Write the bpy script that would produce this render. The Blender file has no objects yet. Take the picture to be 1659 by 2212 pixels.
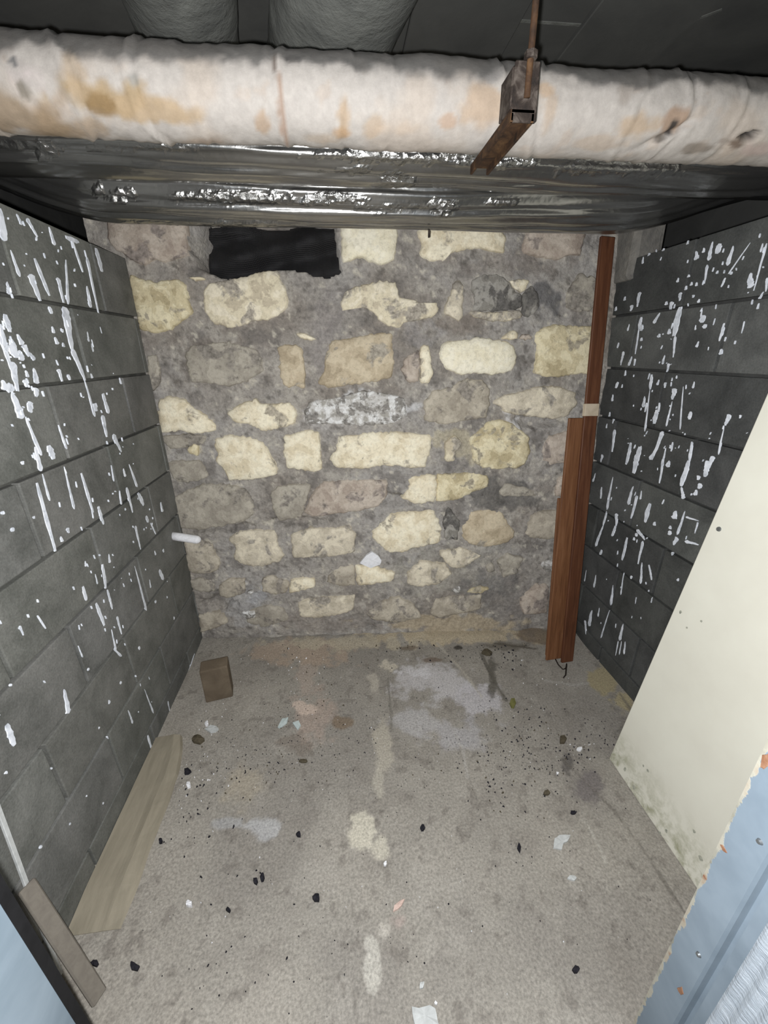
import bpy, bmesh, math, random
import numpy as np
from mathutils import Vector, Matrix, Euler

# ------------------------------------------------------------------ camera
F_PX, CX, CY, H = 870.0, 829.5, 1106.0, 1.35
VPX, VPY, VVX = 725.0, 762.0, 850.0
VVY = CY + (F_PX*F_PX + (VPX-CX)*(VVX-CX)) / (CY-VPY)
_d = np.array([VVX-CX, VVY-CY, F_PX]); _d /= np.linalg.norm(_d)
_n = np.array([VPX-CX, VPY-CY, F_PX]); _n /= np.linalg.norm(_n)
_r = np.cross(_d, _n)
ROT = np.array([_r, _n, -_d])
CAM = np.array([0, 0, H])

scene = bpy.context.scene
COL = scene.collection
cam_data = bpy.data.cameras.new('camera')
cam_data.sensor_fit = 'VERTICAL'
cam_data.sensor_height = 36.0
cam_data.lens = F_PX/2212.0*36.0
cam_data.clip_start = 0.01
cam = bpy.data.objects.new('camera', cam_data)
COL.objects.link(cam)
cam.matrix_world = Matrix((
    (ROT[0][0], -ROT[0][1], -ROT[0][2], 0),
    (ROT[1][0], -ROT[1][1], -ROT[1][2], 0),
    (ROT[2][0], -ROT[2][1], -ROT[2][2], H),
    (0, 0, 0, 1)))
scene.camera = cam

# ------------------------------------------------------------------ light
world = bpy.data.worlds.new('world'); scene.world = world
world.use_nodes = True
world.node_tree.nodes['Background'].inputs[0].default_value = (0.86, 0.93, 1.0, 1)
world.node_tree.nodes['Background'].inputs[1].default_value = 0.45

# the photograph shows narrow hard shadows just right of the rod and pipes and just above the white pipe:
# the phone's flash, left of and below the lens
pl = bpy.data.lights.new('phone_flash_offscreen', 'POINT'); pl.energy = 94; pl.shadow_soft_size = 0.006
pl.color = (0.98, 0.985, 1.0)
po = bpy.data.objects.new('phone_flash_offscreen', pl); COL.objects.link(po); po.location = (-0.016, 0.0, H-0.012)   # behind the picture plane, where a phone carries it

scene.view_settings.view_transform = 'Standard'
scene.view_settings.look = 'None'
scene.view_settings.gamma = 1
scene.view_settings.use_curve_mapping = False
scene.view_settings.exposure = 0.0

# ------------------------------------------------------------------ pixel helpers
def ray(u, v):
    return ROT @ np.array([u-CX, v-CY, F_PX])
def at_z(u, v, z=0.0):
    w = ray(u, v); return CAM + w*((z-H)/w[2])
def at_y(u, v, y):
    w = ray(u, v); return CAM + w*(y/w[1])
def at_x(u, v, x):
    w = ray(u, v); return CAM + w*(x/w[0])
XL, XR, ZT = -0.744, 1.153, 1.68
def back_y(x, z):
    tx = (x-XL)/(XR-XL); tz = z/ZT
    b = 1.755 + (1.594-1.755)*tx
    t = 1.838 + (1.755-1.838)*tx
    return b + (t-b)*tz
def at_back(u, v):
    w = ray(u, v); y = 1.7
    for _ in range(12):
        p = CAM + w*(y/w[1]); y = back_y(p[0], p[2])
    return CAM + w*(y/w[1])
def to_px(P):
    P = np.asarray(P, float) - CAM
    c = P @ ROT            # camera coordinates (row vectors)
    return np.stack([CX+F_PX*c[..., 0]/c[..., 2], CY+F_PX*c[..., 1]/c[..., 2]], -1)

# ------------------------------------------------------------------ noise
_rs = np.random.RandomState(5)
_perm = _rs.rand(64, 64, 64)
def vnoise(x, y, z):
    xi, yi, zi = np.floor(x).astype(int), np.floor(y).astype(int), np.floor(z).astype(int)
    fx, fy, fz = x-xi, y-yi, z-zi
    fx, fy, fz = [f*f*(3-2*f) for f in (fx, fy, fz)]
    g = lambda a, b, c: _perm[(xi+a) & 63, (yi+b) & 63, (zi+c) & 63]
    x00 = g(0,0,0)*(1-fx)+g(1,0,0)*fx; x10 = g(0,1,0)*(1-fx)+g(1,1,0)*fx
    x01 = g(0,0,1)*(1-fx)+g(1,0,1)*fx; x11 = g(0,1,1)*(1-fx)+g(1,1,1)*fx
    y0 = x00*(1-fy)+x10*fy; y1 = x01*(1-fy)+x11*fy
    return y0*(1-fz)+y1*fz
def fbm(x, y, z, scale, octv=4, seed=0.0):
    x, y, z = [np.asarray(a, float) for a in np.broadcast_arrays(x, y, z)]
    t = np.zeros(x.shape); a, s, tot = 1.0, scale, 0.0
    for i in range(octv):
        t += a*vnoise(x*s+seed+i*7.3, y*s+seed*1.7+i*3.1, z*s+seed*.6+i*5.7); tot += a
        a *= .5; s *= 2.03
    return t/tot
def sstep(e0, e1, x):
    t = np.clip((x-e0)/(e1-e0), 0, 1); return t*t*(3-2*t)

# ------------------------------------------------------------------ materials
def lin(c):
    return tuple((v/255/12.92 if v/255 <= .04045 else ((v/255+.055)/1.055)**2.4) for v in c)
def lin4(c): return lin(c)+(1,)

def base_mat(name):
    m = bpy.data.materials.new(name); m.use_nodes = True
    nt = m.node_tree; nt.nodes.clear()
    out = nt.nodes.new('ShaderNodeOutputMaterial')
    p = nt.nodes.new('ShaderNodeBsdfPrincipled')
    nt.links.new(p.outputs[0], out.inputs[0])
    return m, nt, p
def coords(nt, rand=False):
    tc = nt.nodes.new('ShaderNodeTexCoord')
    if not rand: return tc.outputs['Object']
    oi = nt.nodes.new('ShaderNodeObjectInfo')
    mul = nt.nodes.new('ShaderNodeMath'); mul.operation = 'MULTIPLY'; mul.inputs[1].default_value = 37.0
    nt.links.new(oi.outputs['Random'], mul.inputs[0])
    add = nt.nodes.new('ShaderNodeVectorMath'); add.operation = 'ADD'
    nt.links.new(tc.outputs['Object'], add.inputs[0]); nt.links.new(mul.outputs[0], add.inputs[1])
    return add.outputs[0]
def noise(nt, vec, scale, detail=4, rough=.6, dist=0.0, stretch=None):
    if stretch:
        mp = nt.nodes.new('ShaderNodeMapping'); mp.inputs['Scale'].default_value = stretch
        nt.links.new(vec, mp.inputs['Vector']); vec = mp.outputs[0]
    n = nt.nodes.new('ShaderNodeTexNoise')
    n.inputs['Scale'].default_value = scale; n.inputs['Detail'].default_value = detail
    n.inputs['Roughness'].default_value = rough; n.inputs['Distortion'].default_value = dist
    nt.links.new(vec, n.inputs['Vector'])
    return n.outputs['Fac']
def ramp(nt, fac, stops, interp='LINEAR'):
    r = nt.nodes.new('ShaderNodeValToRGB'); r.color_ramp.interpolation = interp
    el = r.color_ramp.elements
    while len(el) < len(stops): el.new(0.5)
    for e, (pos, c) in zip(el, stops):
        e.position = pos; e.color = c
    nt.links.new(fac, r.inputs[0]); return r.outputs[0]
def mix(nt, fac, a, b, mode='MIX'):
    n = nt.nodes.new('ShaderNodeMix'); n.data_type = 'RGBA'; n.blend_type = mode
    if isinstance(fac, (int, float)): n.inputs[0].default_value = fac
    else: nt.links.new(fac, n.inputs[0])
    for s, v in ((6, a), (7, b)):
        if isinstance(v, tuple): n.inputs[s].default_value = v
        else: nt.links.new(v, n.inputs[s])
    return n.outputs[2]
def bump(nt, p, h, strength=.5, dist=.004):
    b = nt.nodes.new('ShaderNodeBump'); b.inputs['Strength'].default_value = strength
    b.inputs['Distance'].default_value = dist
    nt.links.new(h, b.inputs['Height']); nt.links.new(b.outputs[0], p.inputs['Normal'])

def speckle_mat(name, cols, scale, rough=.9, bstr=.5, bdist=.003, detail=5, rand=True, metallic=0.0, stretch=None, bscale=None, spec=.25):
    """procedural material: noise through a colour ramp + bump"""
    m, nt, p = base_mat(name)
    v = coords(nt, rand)
    f = noise(nt, v, scale, detail, .62, .6, stretch)
    n = len(cols)
    stops = [(.3+.4*i/max(1, n-1), lin4(c)) for i, c in enumerate(cols)]
    nt.links.new(ramp(nt, f, stops), p.inputs['Base Color'])
    p.inputs['Roughness'].default_value = rough; p.inputs['Metallic'].default_value = metallic
    p.inputs['Specular IOR Level'].default_value = spec
    bump(nt, p, noise(nt, v, bscale or scale*3, 5, .7, 0, stretch), bstr, bdist)
    return m

def attr_mat(name, rough=.9, fine=120, amt=.25, bstr=.4, bdist=.002, spec=.2):
    """colour from a baked stain/dirt attribute, grain from noise"""
    m, nt, p = base_mat(name)
    a = nt.nodes.new('ShaderNodeAttribute'); a.attribute_name = 'tint'
    v = coords(nt)
    g = ramp(nt, noise(nt, v, fine, 4, .7), [(.3, (1-amt, 1-amt, 1-amt, 1)), (.7, (1+amt, 1+amt, 1+amt, 1))])
    nt.links.new(mix(nt, 1.0, a.outputs['Color'], g, 'MULTIPLY'), p.inputs['Base Color'])
    p.inputs['Roughness'].default_value = rough; p.inputs['Specular IOR Level'].default_value = spec
    bump(nt, p, noise(nt, v, fine*.8, 5, .7), bstr, bdist)
    return m

def stone_mat(name, smear, stops_cols, smear_amt, scale=16):
    m, nt, p = base_mat(name)
    v = coords(nt, True)
    f = noise(nt, v, scale, 5, .55, .3)
    n = len(stops_cols)
    st = []
    for i, c in enumerate(stops_cols):
        a = .34+.32*i/n
        st += [(a, lin4(c)), (a+.32/n*.7, lin4(c))]
    c1 = ramp(nt, f, st)
    # grey cement smeared over part of the face, ragged patches
    f2 = noise(nt, v, scale*.75, 6, .6, .4)
    msk = ramp(nt, f2, [(smear_amt-.03, (1, 1, 1, 1)), (smear_amt+.03, (0, 0, 0, 1))])
    c2 = ramp(nt, noise(nt, v, 70, 4), [(.3, lin4(tuple(x*.86 for x in smear))), (.7, lin4(tuple(min(255, x*1.12) for x in smear)))])
    c = mix(nt, msk, c1, c2)
    g = ramp(nt, noise(nt, v, 70, 6, .75), [(.3, (.78, .77, .75, 1)), (.5, (1.04, 1.04, 1.04, 1)), (.75, (1.16, 1.16, 1.16, 1))])
    nt.links.new(mix(nt, 1.0, c, g, 'MULTIPLY'), p.inputs['Base Color'])
    p.inputs['Roughness'].default_value = .92; p.inputs['Specular IOR Level'].default_value = .15
    bump(nt, p, noise(nt, v, 45, 8, .72), .8, .007)
    return m

def block_mat(name, c_lo, c_hi):
    """concrete block, tone of the single block from the object colour"""
    m, nt, p = base_mat(name)
    v = coords(nt, True)
    oi = nt.nodes.new('ShaderNodeObjectInfo')
    c = ramp(nt, noise(nt, v, 7, 6, .65, .4), [(.32, lin4(c_lo)), (.68, lin4(c_hi))])
    g = ramp(nt, noise(nt, v, 180, 3, .8), [(.3, (.78, .78, .78, 1)), (.7, (1.2, 1.2, 1.2, 1))])
    c = mix(nt, 1.0, c, g, 'MULTIPLY')
    nt.links.new(mix(nt, 1.0, c, oi.outputs['Color'], 'MULTIPLY'), p.inputs['Base Color'])
    p.inputs['Roughness'].default_value = .8; p.inputs['Specular IOR Level'].default_value = .3
    bump(nt, p, noise(nt, v, 130, 6, .75), .5, .003)
    return m

M = {}
SM = (168, 160, 147)
M['pale'] = stone_mat('pale_smooth_stone', SM, [(238, 229, 202), (243, 235, 210), (246, 239, 217)], .22)
M['cream'] = stone_mat('cream_stone', (176, 167, 150), [(222, 209, 180), (236, 225, 198), (243, 234, 209)], .38)
M['yellow'] = stone_mat('yellow_stone', (166, 157, 138), [(188, 174, 140), (212, 199, 164), (228, 217, 184)], .43)
M['tan'] = stone_mat('tan_stone', (166, 158, 144), [(178, 163, 138), (194, 179, 153), (206, 192, 166)], .40)
M['buff'] = stone_mat('buff_stone', (160, 153, 142), [(192, 182, 162), (206, 196, 176), (222, 212, 190)], .42)
M['drab'] = stone_mat('drab_stone', (148, 141, 131), [(166, 157, 142), (180, 171, 155), (194, 185, 168)], .43)
M['mottle'] = stone_mat('mottled_stone', (168, 160, 147), [(200, 188, 164), (224, 213, 186), (236, 226, 202)], .47, 13)
M['grey'] = stone_mat('grey_stone', (140, 134, 125), [(156, 149, 137), (168, 161, 148), (180, 173, 159)], .43)
M['pink'] = stone_mat('pinkish_stone', (146, 136, 128), [(170, 156, 143), (184, 171, 157), (196, 184, 170)], .43)
M['white'] = stone_mat('whitened_stone', (140, 136, 130), [(170, 166, 158), (200, 197, 192), (226, 225, 222)], .49, 30)
M['dark'] = stone_mat('dark_stone', (104, 101, 97), [(118, 115, 109), (140, 136, 128), (162, 158, 150)], .5)
M['mortar'] = attr_mat('rough_mortar', .95, 75, .27, .9, .008)
M['floor'] = attr_mat('old_concrete_floor', .85, 150, .34, .5, .003, .3)
M['lagging'] = attr_mat('painted_pipe_lagging', .75, 60, .10, .35, .003, .3)
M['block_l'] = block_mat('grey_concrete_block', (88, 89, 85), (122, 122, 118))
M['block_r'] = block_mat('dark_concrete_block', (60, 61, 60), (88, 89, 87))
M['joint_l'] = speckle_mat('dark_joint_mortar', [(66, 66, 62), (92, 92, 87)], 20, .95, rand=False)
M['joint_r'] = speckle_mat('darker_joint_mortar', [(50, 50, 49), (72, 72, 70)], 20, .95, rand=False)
M['paint'] = speckle_mat('white_paint', [(182, 187, 194), (218, 222, 229), (236, 239, 245)], 45, .5, .2, .001, rand=False)
M['foil'] = None
M['ceiling'] = speckle_mat('sooty_ceiling', [(74, 74, 72), (94, 94, 90)], 3, .95, .3, .004, rand=False)
M['farwall'] = speckle_mat('grey_wall', [(84, 84, 82), (104, 104, 101)], 4, .95, rand=False)
M['insul'] = speckle_mat('dusty_insulation', [(92, 93, 89), (122, 123, 117)], 9, .95, .7, .008)
M['brown'] = speckle_mat('brown_stained_wood', [(92, 60, 40), (116, 78, 52), (132, 94, 66)], 5, .55, .25, .001, stretch=(14, 14, 1), bscale=30)
M['redbrown'] = speckle_mat('red_brown_stained_wood', [(72, 44, 30), (90, 56, 38), (106, 70, 48)], 5, .55, .25, .001, stretch=(14, 14, 1), bscale=30)
M['beige'] = speckle_mat('dusty_beige_wood', [(134, 127, 111), (152, 144, 127)], 8, .9, .3, .002, stretch=(6, 1, 6))
M['taupe'] = speckle_mat('dusty_taupe_board', [(108, 102, 94), (124, 118, 108)], 8, .9, .3, .002, stretch=(6, 1, 6))
def panel_mat():
    m, nt, p = base_mat('cream_painted_panel'); v = coords(nt)
    c = ramp(nt, noise(nt, v, 5, 4), [(.3, lin4((212, 209, 195))), (.7, lin4((220, 218, 204)))])
    sp = nt.nodes.new('ShaderNodeSeparateXYZ'); nt.links.new(v, sp.inputs[0])
    mr = nt.nodes.new('ShaderNodeMapRange'); mr.inputs[1].default_value = .16; mr.inputs[2].default_value = .0
    nt.links.new(sp.outputs['Z'], mr.inputs[0])                 # splashed dirt along the bottom edge
    mu = nt.nodes.new('ShaderNodeMath'); mu.operation = 'MULTIPLY'
    nt.links.new(mr.outputs[0], mu.inputs[0])
    nt.links.new(ramp(nt, noise(nt, v, 26, 6, .7, .3), [(.42, (0, 0, 0, 1)), (.66, (1, 1, 1, 1))]), mu.inputs[1])
    nt.links.new(mix(nt, mu.outputs[0], c, lin4((142, 142, 112))), p.inputs['Base Color'])
    p.inputs['Roughness'].default_value = .55; p.inputs['Specular IOR Level'].default_value = .25
    bump(nt, p, noise(nt, v, 40, 4), .1, .001)
    return m
M['panel'] = panel_mat()
M['steel'] = speckle_mat('zinc_screw', [(120, 124, 126), (160, 164, 166)], 60, .4, .1, .0005, metallic=.8)
M['blue'] = speckle_mat('pale_blue_paint', [(104, 118, 128), (132, 145, 155)], 6, .5, .3, .001, rand=False)
def jamb_mat():
    m, nt, p = base_mat('worn_blue_jamb'); v = coords(nt)
    c = ramp(nt, noise(nt, v, 6, 5, .6, .3), [(.3, lin4((102, 115, 126))), (.7, lin4((130, 143, 154)))])
    sp = nt.nodes.new('ShaderNodeSeparateXYZ'); nt.links.new(v, sp.inputs[0])
    mr = nt.nodes.new('ShaderNodeMapRange'); mr.inputs[1].default_value = .312; mr.inputs[2].default_value = .338
    nt.links.new(sp.outputs['Y'], mr.inputs[0])                 # paint worn off along the inner arris
    ad = nt.nodes.new('ShaderNodeMath'); ad.operation = 'ADD'
    nt.links.new(mr.outputs[0], ad.inputs[0]); nt.links.new(noise(nt, v, 28, 6, .65, .5), ad.inputs[1])
    msk = ramp(nt, ad.outputs[0], [(.96, (0, 0, 0, 1)), (1.0, (1, 1, 1, 1))])
    hm = nt.nodes.new('ShaderNodeMath'); hm.operation = 'MULTIPLY'; hm.inputs[1].default_value = .78
    nt.links.new(ad.outputs[0], hm.inputs[0])
    msk = ramp(nt, hm.outputs[0], [(.80, (0, 0, 0, 1)), (.84, (1, 1, 1, 1))])
    wear = ramp(nt, noise(nt, v, 14, 5, .6), [(.36, lin4((132, 130, 118))), (.52, lin4((166, 163, 150))), (.60, lin4((160, 150, 134))), (.66, lin4((128, 84, 58)))])
    nt.links.new(mix(nt, msk, c, wear), p.inputs['Base Color'])
    p.inputs['Roughness'].default_value = .5; p.inputs['Specular IOR Level'].default_value = .3
    bump(nt, p, msk, .4, .0015)
    return m
M['jamb'] = jamb_mat()
M['whitecloth'] = speckle_mat('white_ribbed_strip', [(146, 155, 164), (182, 190, 198)], 14, .7, .9, .006, rand=False, stretch=(1, 1, 4))
M['black'] = speckle_mat('matte_black', [(14, 14, 16), (26, 26, 28)], 30, .8, .2, .001)
M['rust'] = speckle_mat('rusty_steel', [(34, 24, 17), (62, 43, 28), (90, 66, 42)], 30, .8, .5, .002)
M['rustdark'] = speckle_mat('dark_rusty_steel', [(26, 22, 20), (48, 40, 35), (92, 84, 77)], 40, .7, .5, .002)
M['chipdark'] = speckle_mat('black_chip', [(22, 22, 28), (40, 38, 44)], 60, .8, .3, .001)
M['chipwhite'] = speckle_mat('white_chip', [(216, 216, 218), (240, 240, 242)], 60, .7, .3, .001)
M['chipgrey'] = speckle_mat('pale_grey_flake', [(172, 174, 172), (196, 198, 196)], 60, .7, .3, .001)
M['chippink'] = speckle_mat('pink_flake', [(186, 160, 148), (206, 182, 170)], 60, .8, .3, .001)
M['chipbrown'] = speckle_mat('brown_chip', [(66, 60, 48), (92, 84, 68)], 60, .9, .3, .001)
M['chipgreen'] = speckle_mat('olive_chip', [(92, 92, 52), (118, 116, 70)], 60, .9, .3, .001)
M['chipblue'] = speckle_mat('pale_blue_chip', [(170, 182, 180), (196, 206, 204)], 60, .7, .3, .001)
M['brick'] = speckle_mat('brown_brick', [(88, 77, 64), (112, 100, 84)], 14, .95, .5, .004)

def foil_mat():
    m, nt, p = base_mat('crinkled_foil')
    v = coords(nt)
    a = nt.nodes.new('ShaderNodeAttribute'); a.attribute_name = 'crinkle'
    dull = ramp(nt, noise(nt, v, 4, 5, .6, .8, (.5, 5, 5)), [(.3, (.24, .238, .228, 1)), (.7, (.42, .415, .40, 1))])
    nt.links.new(dull, p.inputs['Base Color'])
    p.inputs['Metallic'].default_value = .92
    p.inputs['Roughness'].default_value = .22
    vo = nt.nodes.new('ShaderNodeTexVoronoi'); vo.feature = 'F1'; vo.inputs['Scale'].default_value = 70
    d = nt.nodes.new('ShaderNodeMapping'); d.inputs['Scale'].default_value = (.8, 1, 1); d.inputs['Rotation'].default_value = (0, .5, .4)
    nt.links.new(v, d.inputs[0]); nt.links.new(d.outputs[0], vo.inputs['Vector'])
    n2 = noise(nt, v, 34, 5, .65, 1.5)
    ad = nt.nodes.new('ShaderNodeMath'); ad.operation = 'ADD'
    nt.links.new(vo.outputs['Distance'], ad.inputs[0]); nt.links.new(n2, ad.inputs[1])
    am = nt.nodes.new('ShaderNodeMath'); am.operation = 'MULTIPLY_ADD'; am.inputs[1].default_value = .94; am.inputs[2].default_value = .06
    nt.links.new(a.outputs['Fac'], am.inputs[0])
    mu = nt.nodes.new('ShaderNodeMath'); mu.operation = 'MULTIPLY'
    nt.links.new(ad.outputs[0], mu.inputs[0]); nt.links.new(am.outputs[0], mu.inputs[1])
    bump(nt, p, mu.outputs[0], .7, .007)
    return m
M['foil'] = foil_mat()

def weave_mat():
    m, nt, p = base_mat('black_netting')
    v = coords(nt)
    a = nt.nodes.new('ShaderNodeTexWave'); a.bands_direction = 'X'; a.inputs['Scale'].default_value = 60; a.inputs['Distortion'].default_value = 1.0
    b = nt.nodes.new('ShaderNodeTexWave'); b.bands_direction = 'Z'; b.inputs['Scale'].default_value = 60; b.inputs['Distortion'].default_value = 1.0
    nt.links.new(v, a.inputs[0]); nt.links.new(v, b.inputs[0])
    mul = nt.nodes.new('ShaderNodeMath'); mul.operation = 'MULTIPLY'
    nt.links.new(a.outputs['Fac'], mul.inputs[0]); nt.links.new(b.outputs['Fac'], mul.inputs[1])
    nt.links.new(ramp(nt, mul.outputs[0], [(.1, lin4((16, 16, 18))), (.8, lin4((62, 60, 60)))]), p.inputs['Base Color'])
    p.inputs['Roughness'].default_value = .8
    bump(nt, p, mul.outputs[0], .6, .003)
    return m
M['net'] = weave_mat()

# ------------------------------------------------------------------ object helpers
def obj_from(name, verts, faces, mat, parent=None, smooth=False, origin=None):
    me = bpy.data.meshes.new(name)
    vs = np.asarray(verts, float)
    if origin is None: origin = np.zeros(3)
    origin = np.asarray(origin, float)
    me.from_pydata((vs-origin).tolist(), [], [tuple(int(i) for i in f) for f in faces])
    me.materials.append(M[mat] if isinstance(mat, str) else mat)
    if smooth: me.polygons.foreach_set('use_smooth', [True]*len(me.polygons))
    me.update()
    o = bpy.data.objects.new(name, me); COL.objects.link(o)
    o.location = origin
    if parent is not None:
        o.parent = parent
        pm = Matrix.Translation(parent.location) @ parent.rotation_euler.to_matrix().to_4x4()
        o.matrix_parent_inverse = pm.inverted()
    return o
def obj_bm(name, bm, mat, parent=None, smooth=False, loc=(0, 0, 0)):
    bmesh.ops.recalc_face_normals(bm, faces=bm.faces)
    me = bpy.data.meshes.new(name); bm.to_mesh(me); bm.free()
    me.materials.append(M[mat] if isinstance(mat, str) else mat)
    if smooth: me.polygons.foreach_set('use_smooth', [True]*len(me.polygons))
    o = bpy.data.objects.new(name, me); COL.objects.link(o); o.location = loc
    if parent is not None:
        o.parent = parent
        pm = Matrix.Translation(parent.location) @ parent.rotation_euler.to_matrix().to_4x4()
        o.matrix_parent_inverse = pm.inverted()
    return o
def tag(o, label=None, cat=None, group=None, kind=None):
    if label: o['label'] = label
    if cat: o['category'] = cat
    if group: o['group'] = group
    if kind: o['kind'] = kind
    return o
def structure(o, label, cat):
    return tag(o, label, cat, kind='structure')
def empty(name, loc, label, cat, group=None):
    o = bpy.data.objects.new(name, None); COL.objects.link(o); o.location = loc
    o.empty_display_size = .05
    return tag(o, label, cat, group)
def box_bm(x0, x1, y0, y1, z0, z1, bev=0.0, seg=2):
    bm = bmesh.new()
    bmesh.ops.create_cube(bm, size=1)
    for v in bm.verts:
        v.co = Vector(((x0+x1)/2+v.co.x*(x1-x0), (y0+y1)/2+v.co.y*(y1-y0), (z0+z1)/2+v.co.z*(z1-z0)))
    if bev: bmesh.ops.bevel(bm, geom=list(bm.edges), offset=bev, segments=seg, affect='EDGES', profile=.6)
    return bm
def set_tint(o, cols):
    me = o.data
    a = me.color_attributes.new('tint', 'FLOAT_COLOR', 'POINT')
    c = np.ones((len(me.vertices), 4)); c[:, :3] = np.clip(cols, 0, 1)
    a.data.foreach_set('color', c.astype(np.float32).ravel())
def L(c): return np.array(lin(c))
def blend(cols, mask, c):
    return cols*(1-mask[:, None]) + L(c)[None]*mask[:, None]
def beam(name, p0, p1, w, t, side, mat, parent=None, bev=.002):
    """straight board from p0 to p1, width w along 'side', thickness t"""
    p0, p1 = Vector(p0), Vector(p1)
    ax = (p1-p0).normalized(); sd = Vector(side); sd = (sd-ax*sd.dot(ax)).normalized(); nm = ax.cross(sd)
    ln = (p1-p0).length
    bm = box_bm(-w/2, w/2, -t/2, t/2, 0, ln, bev, 1)
    o = obj_bm(name, bm, mat)
    mw = Matrix((sd, nm, ax)).transposed().to_4x4(); mw.translation = p0
    o.matrix_world = mw
    if parent is not None:
        o.parent = parent
        o.matrix_parent_inverse = (Matrix.Translation(parent.location) @ parent.rotation_euler.to_matrix().to_4x4()).inverted()
    return o
def tube(name, pts, r, mat, parent=None, n=10, caps=True, origin=None):
    pts = [np.asarray(p, float) for p in pts]; V = []; Fc = []
    rr = r if hasattr(r, '__len__') else [r]*len(pts)
    for i, p in enumerate(pts):
        t = pts[min(i+1, len(pts)-1)]-pts[max(i-1, 0)]; t = t/np.linalg.norm(t)
        a = np.cross(t, [0, 0, 1]) if abs(t[2]) < .9 else np.cross(t, [0, 1, 0]); a /= np.linalg.norm(a); b = np.cross(t, a)
        for k in range(n):
            q = 2*math.pi*k/n; V.append(p+rr[i]*(a*math.cos(q)+b*math.sin(q)))
    for i in range(len(pts)-1):
        for k in range(n):
            Fc.append((i*n+k, i*n+(k+1) % n, (i+1)*n+(k+1) % n, (i+1)*n+k))
    if caps:
        Fc.append(tuple(range(n))[::-1]); Fc.append(tuple((len(pts)-1)*n+k for k in range(n)))
    return obj_from(name, V, Fc, mat, parent, True, origin)

def grid_faces(nu, nv):
    i = np.arange(nu-1)[:, None]*nv + np.arange(nv-1)[None]
    return np.stack([i, i+nv, i+nv+1, i+1], -1).reshape(-1, 4)
def in_poly(px, poly):
    x, y = px[:, 0], px[:, 1]; inside = np.zeros(len(x), bool); n = len(poly)
    for i in range(n):
        (x0, y0), (x1, y1) = poly[i], poly[(i+1) % n]
        c = ((y0 > y) != (y1 > y))
        with np.errstate(divide='ignore', invalid='ignore'):
            c &= x < (x1-x0)*(y-y0)/(y1-y0+1e-12)+x0
        inside ^= c
    return inside

# ================================================================== FLOOR
nx, ny = 330, 330
gx = np.linspace(-1.75, 2.15, 50); 
fx = np.concatenate([np.linspace(-1.75, -.80, 12)[:-1], np.linspace(-.80, 1.2, nx), np.linspace(1.2, 2.15, 12)[1:]])
fy = np.concatenate([np.linspace(-2.0, .05, 20)[:-1], np.linspace(.05, 1.80, ny), [1.86, 1.95, 3., 5., 8.05]])
FX, FY = np.meshgrid(fx, fy, indexing='ij'); X, Y = FX.ravel(), FY.ravel()
Zf = (fbm(X, Y, 0, 5, 4, 2)-.5)*.008
Zf += .012*sstep(.10, 0, back_y(X, 0)-Y)*fbm(X, Y, 0, 14, 3, 9)      # grit swept against the stone wall
Zf = np.where((Y > .5), Zf, Zf*sstep(.1, .5, Y))
P = np.stack([X, Y, Zf], -1)
px = to_px(P); px[Y < .2] = -9999
floor = obj_from('floor', P, grid_faces(len(fx), len(fy)), 'floor', smooth=True)
structure(floor, 'stained grey concrete floor strewn with grit and paint flakes', 'floor')
n1 = fbm(X, Y, 0, 3.2, 5, 11); n2 = fbm(X, Y, 0, 12, 5, 21); n3 = fbm(X, Y, 0, 40, 4, 31)
cols = np.tile(L((147, 142, 133)), (len(X), 1))
cols = blend(cols, sstep(.45, .68, n1)*.5, (158, 152, 142))
cols = blend(cols, sstep(.5, .34, n1)*.5, (130, 125, 118))
cols = blend(cols, sstep(.56, .66, n2)*.35, (126, 120, 112))
cols = blend(cols, sstep(.42, .32, n2)*.3, (164, 159, 150))
cols = blend(cols, sstep(.60, .70, n3)*.5, (108, 102, 95))
def patch(cols, u, v, ru, rv, c, amt, edge=.35, rot=0, sc=18, seed=0, nz=.9):
    """stain on the concrete, centred where the pixel meets the floor"""
    c0 = at_z(u, v)
    ax = at_z(u+ru, v)-c0; ay = at_z(u, v-rv)-c0
    dx, dy = X-c0[0], Y-c0[1]
    det = ax[0]*ay[1]-ax[1]*ay[0]
    a = (dx*ay[1]-dy*ay[0])/det; b = (ax[0]*dy-ax[1]*dx)/det
    d = np.hypot(a, b) + (fbm(X, Y, 0, sc, 4, 40+seed)-.5)*2*nz + (fbm(X, Y, 0, 60, 3, 80+seed)-.5)*.6
    return blend(cols, sstep(1, 1-edge, d)*amt, c)
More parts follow.
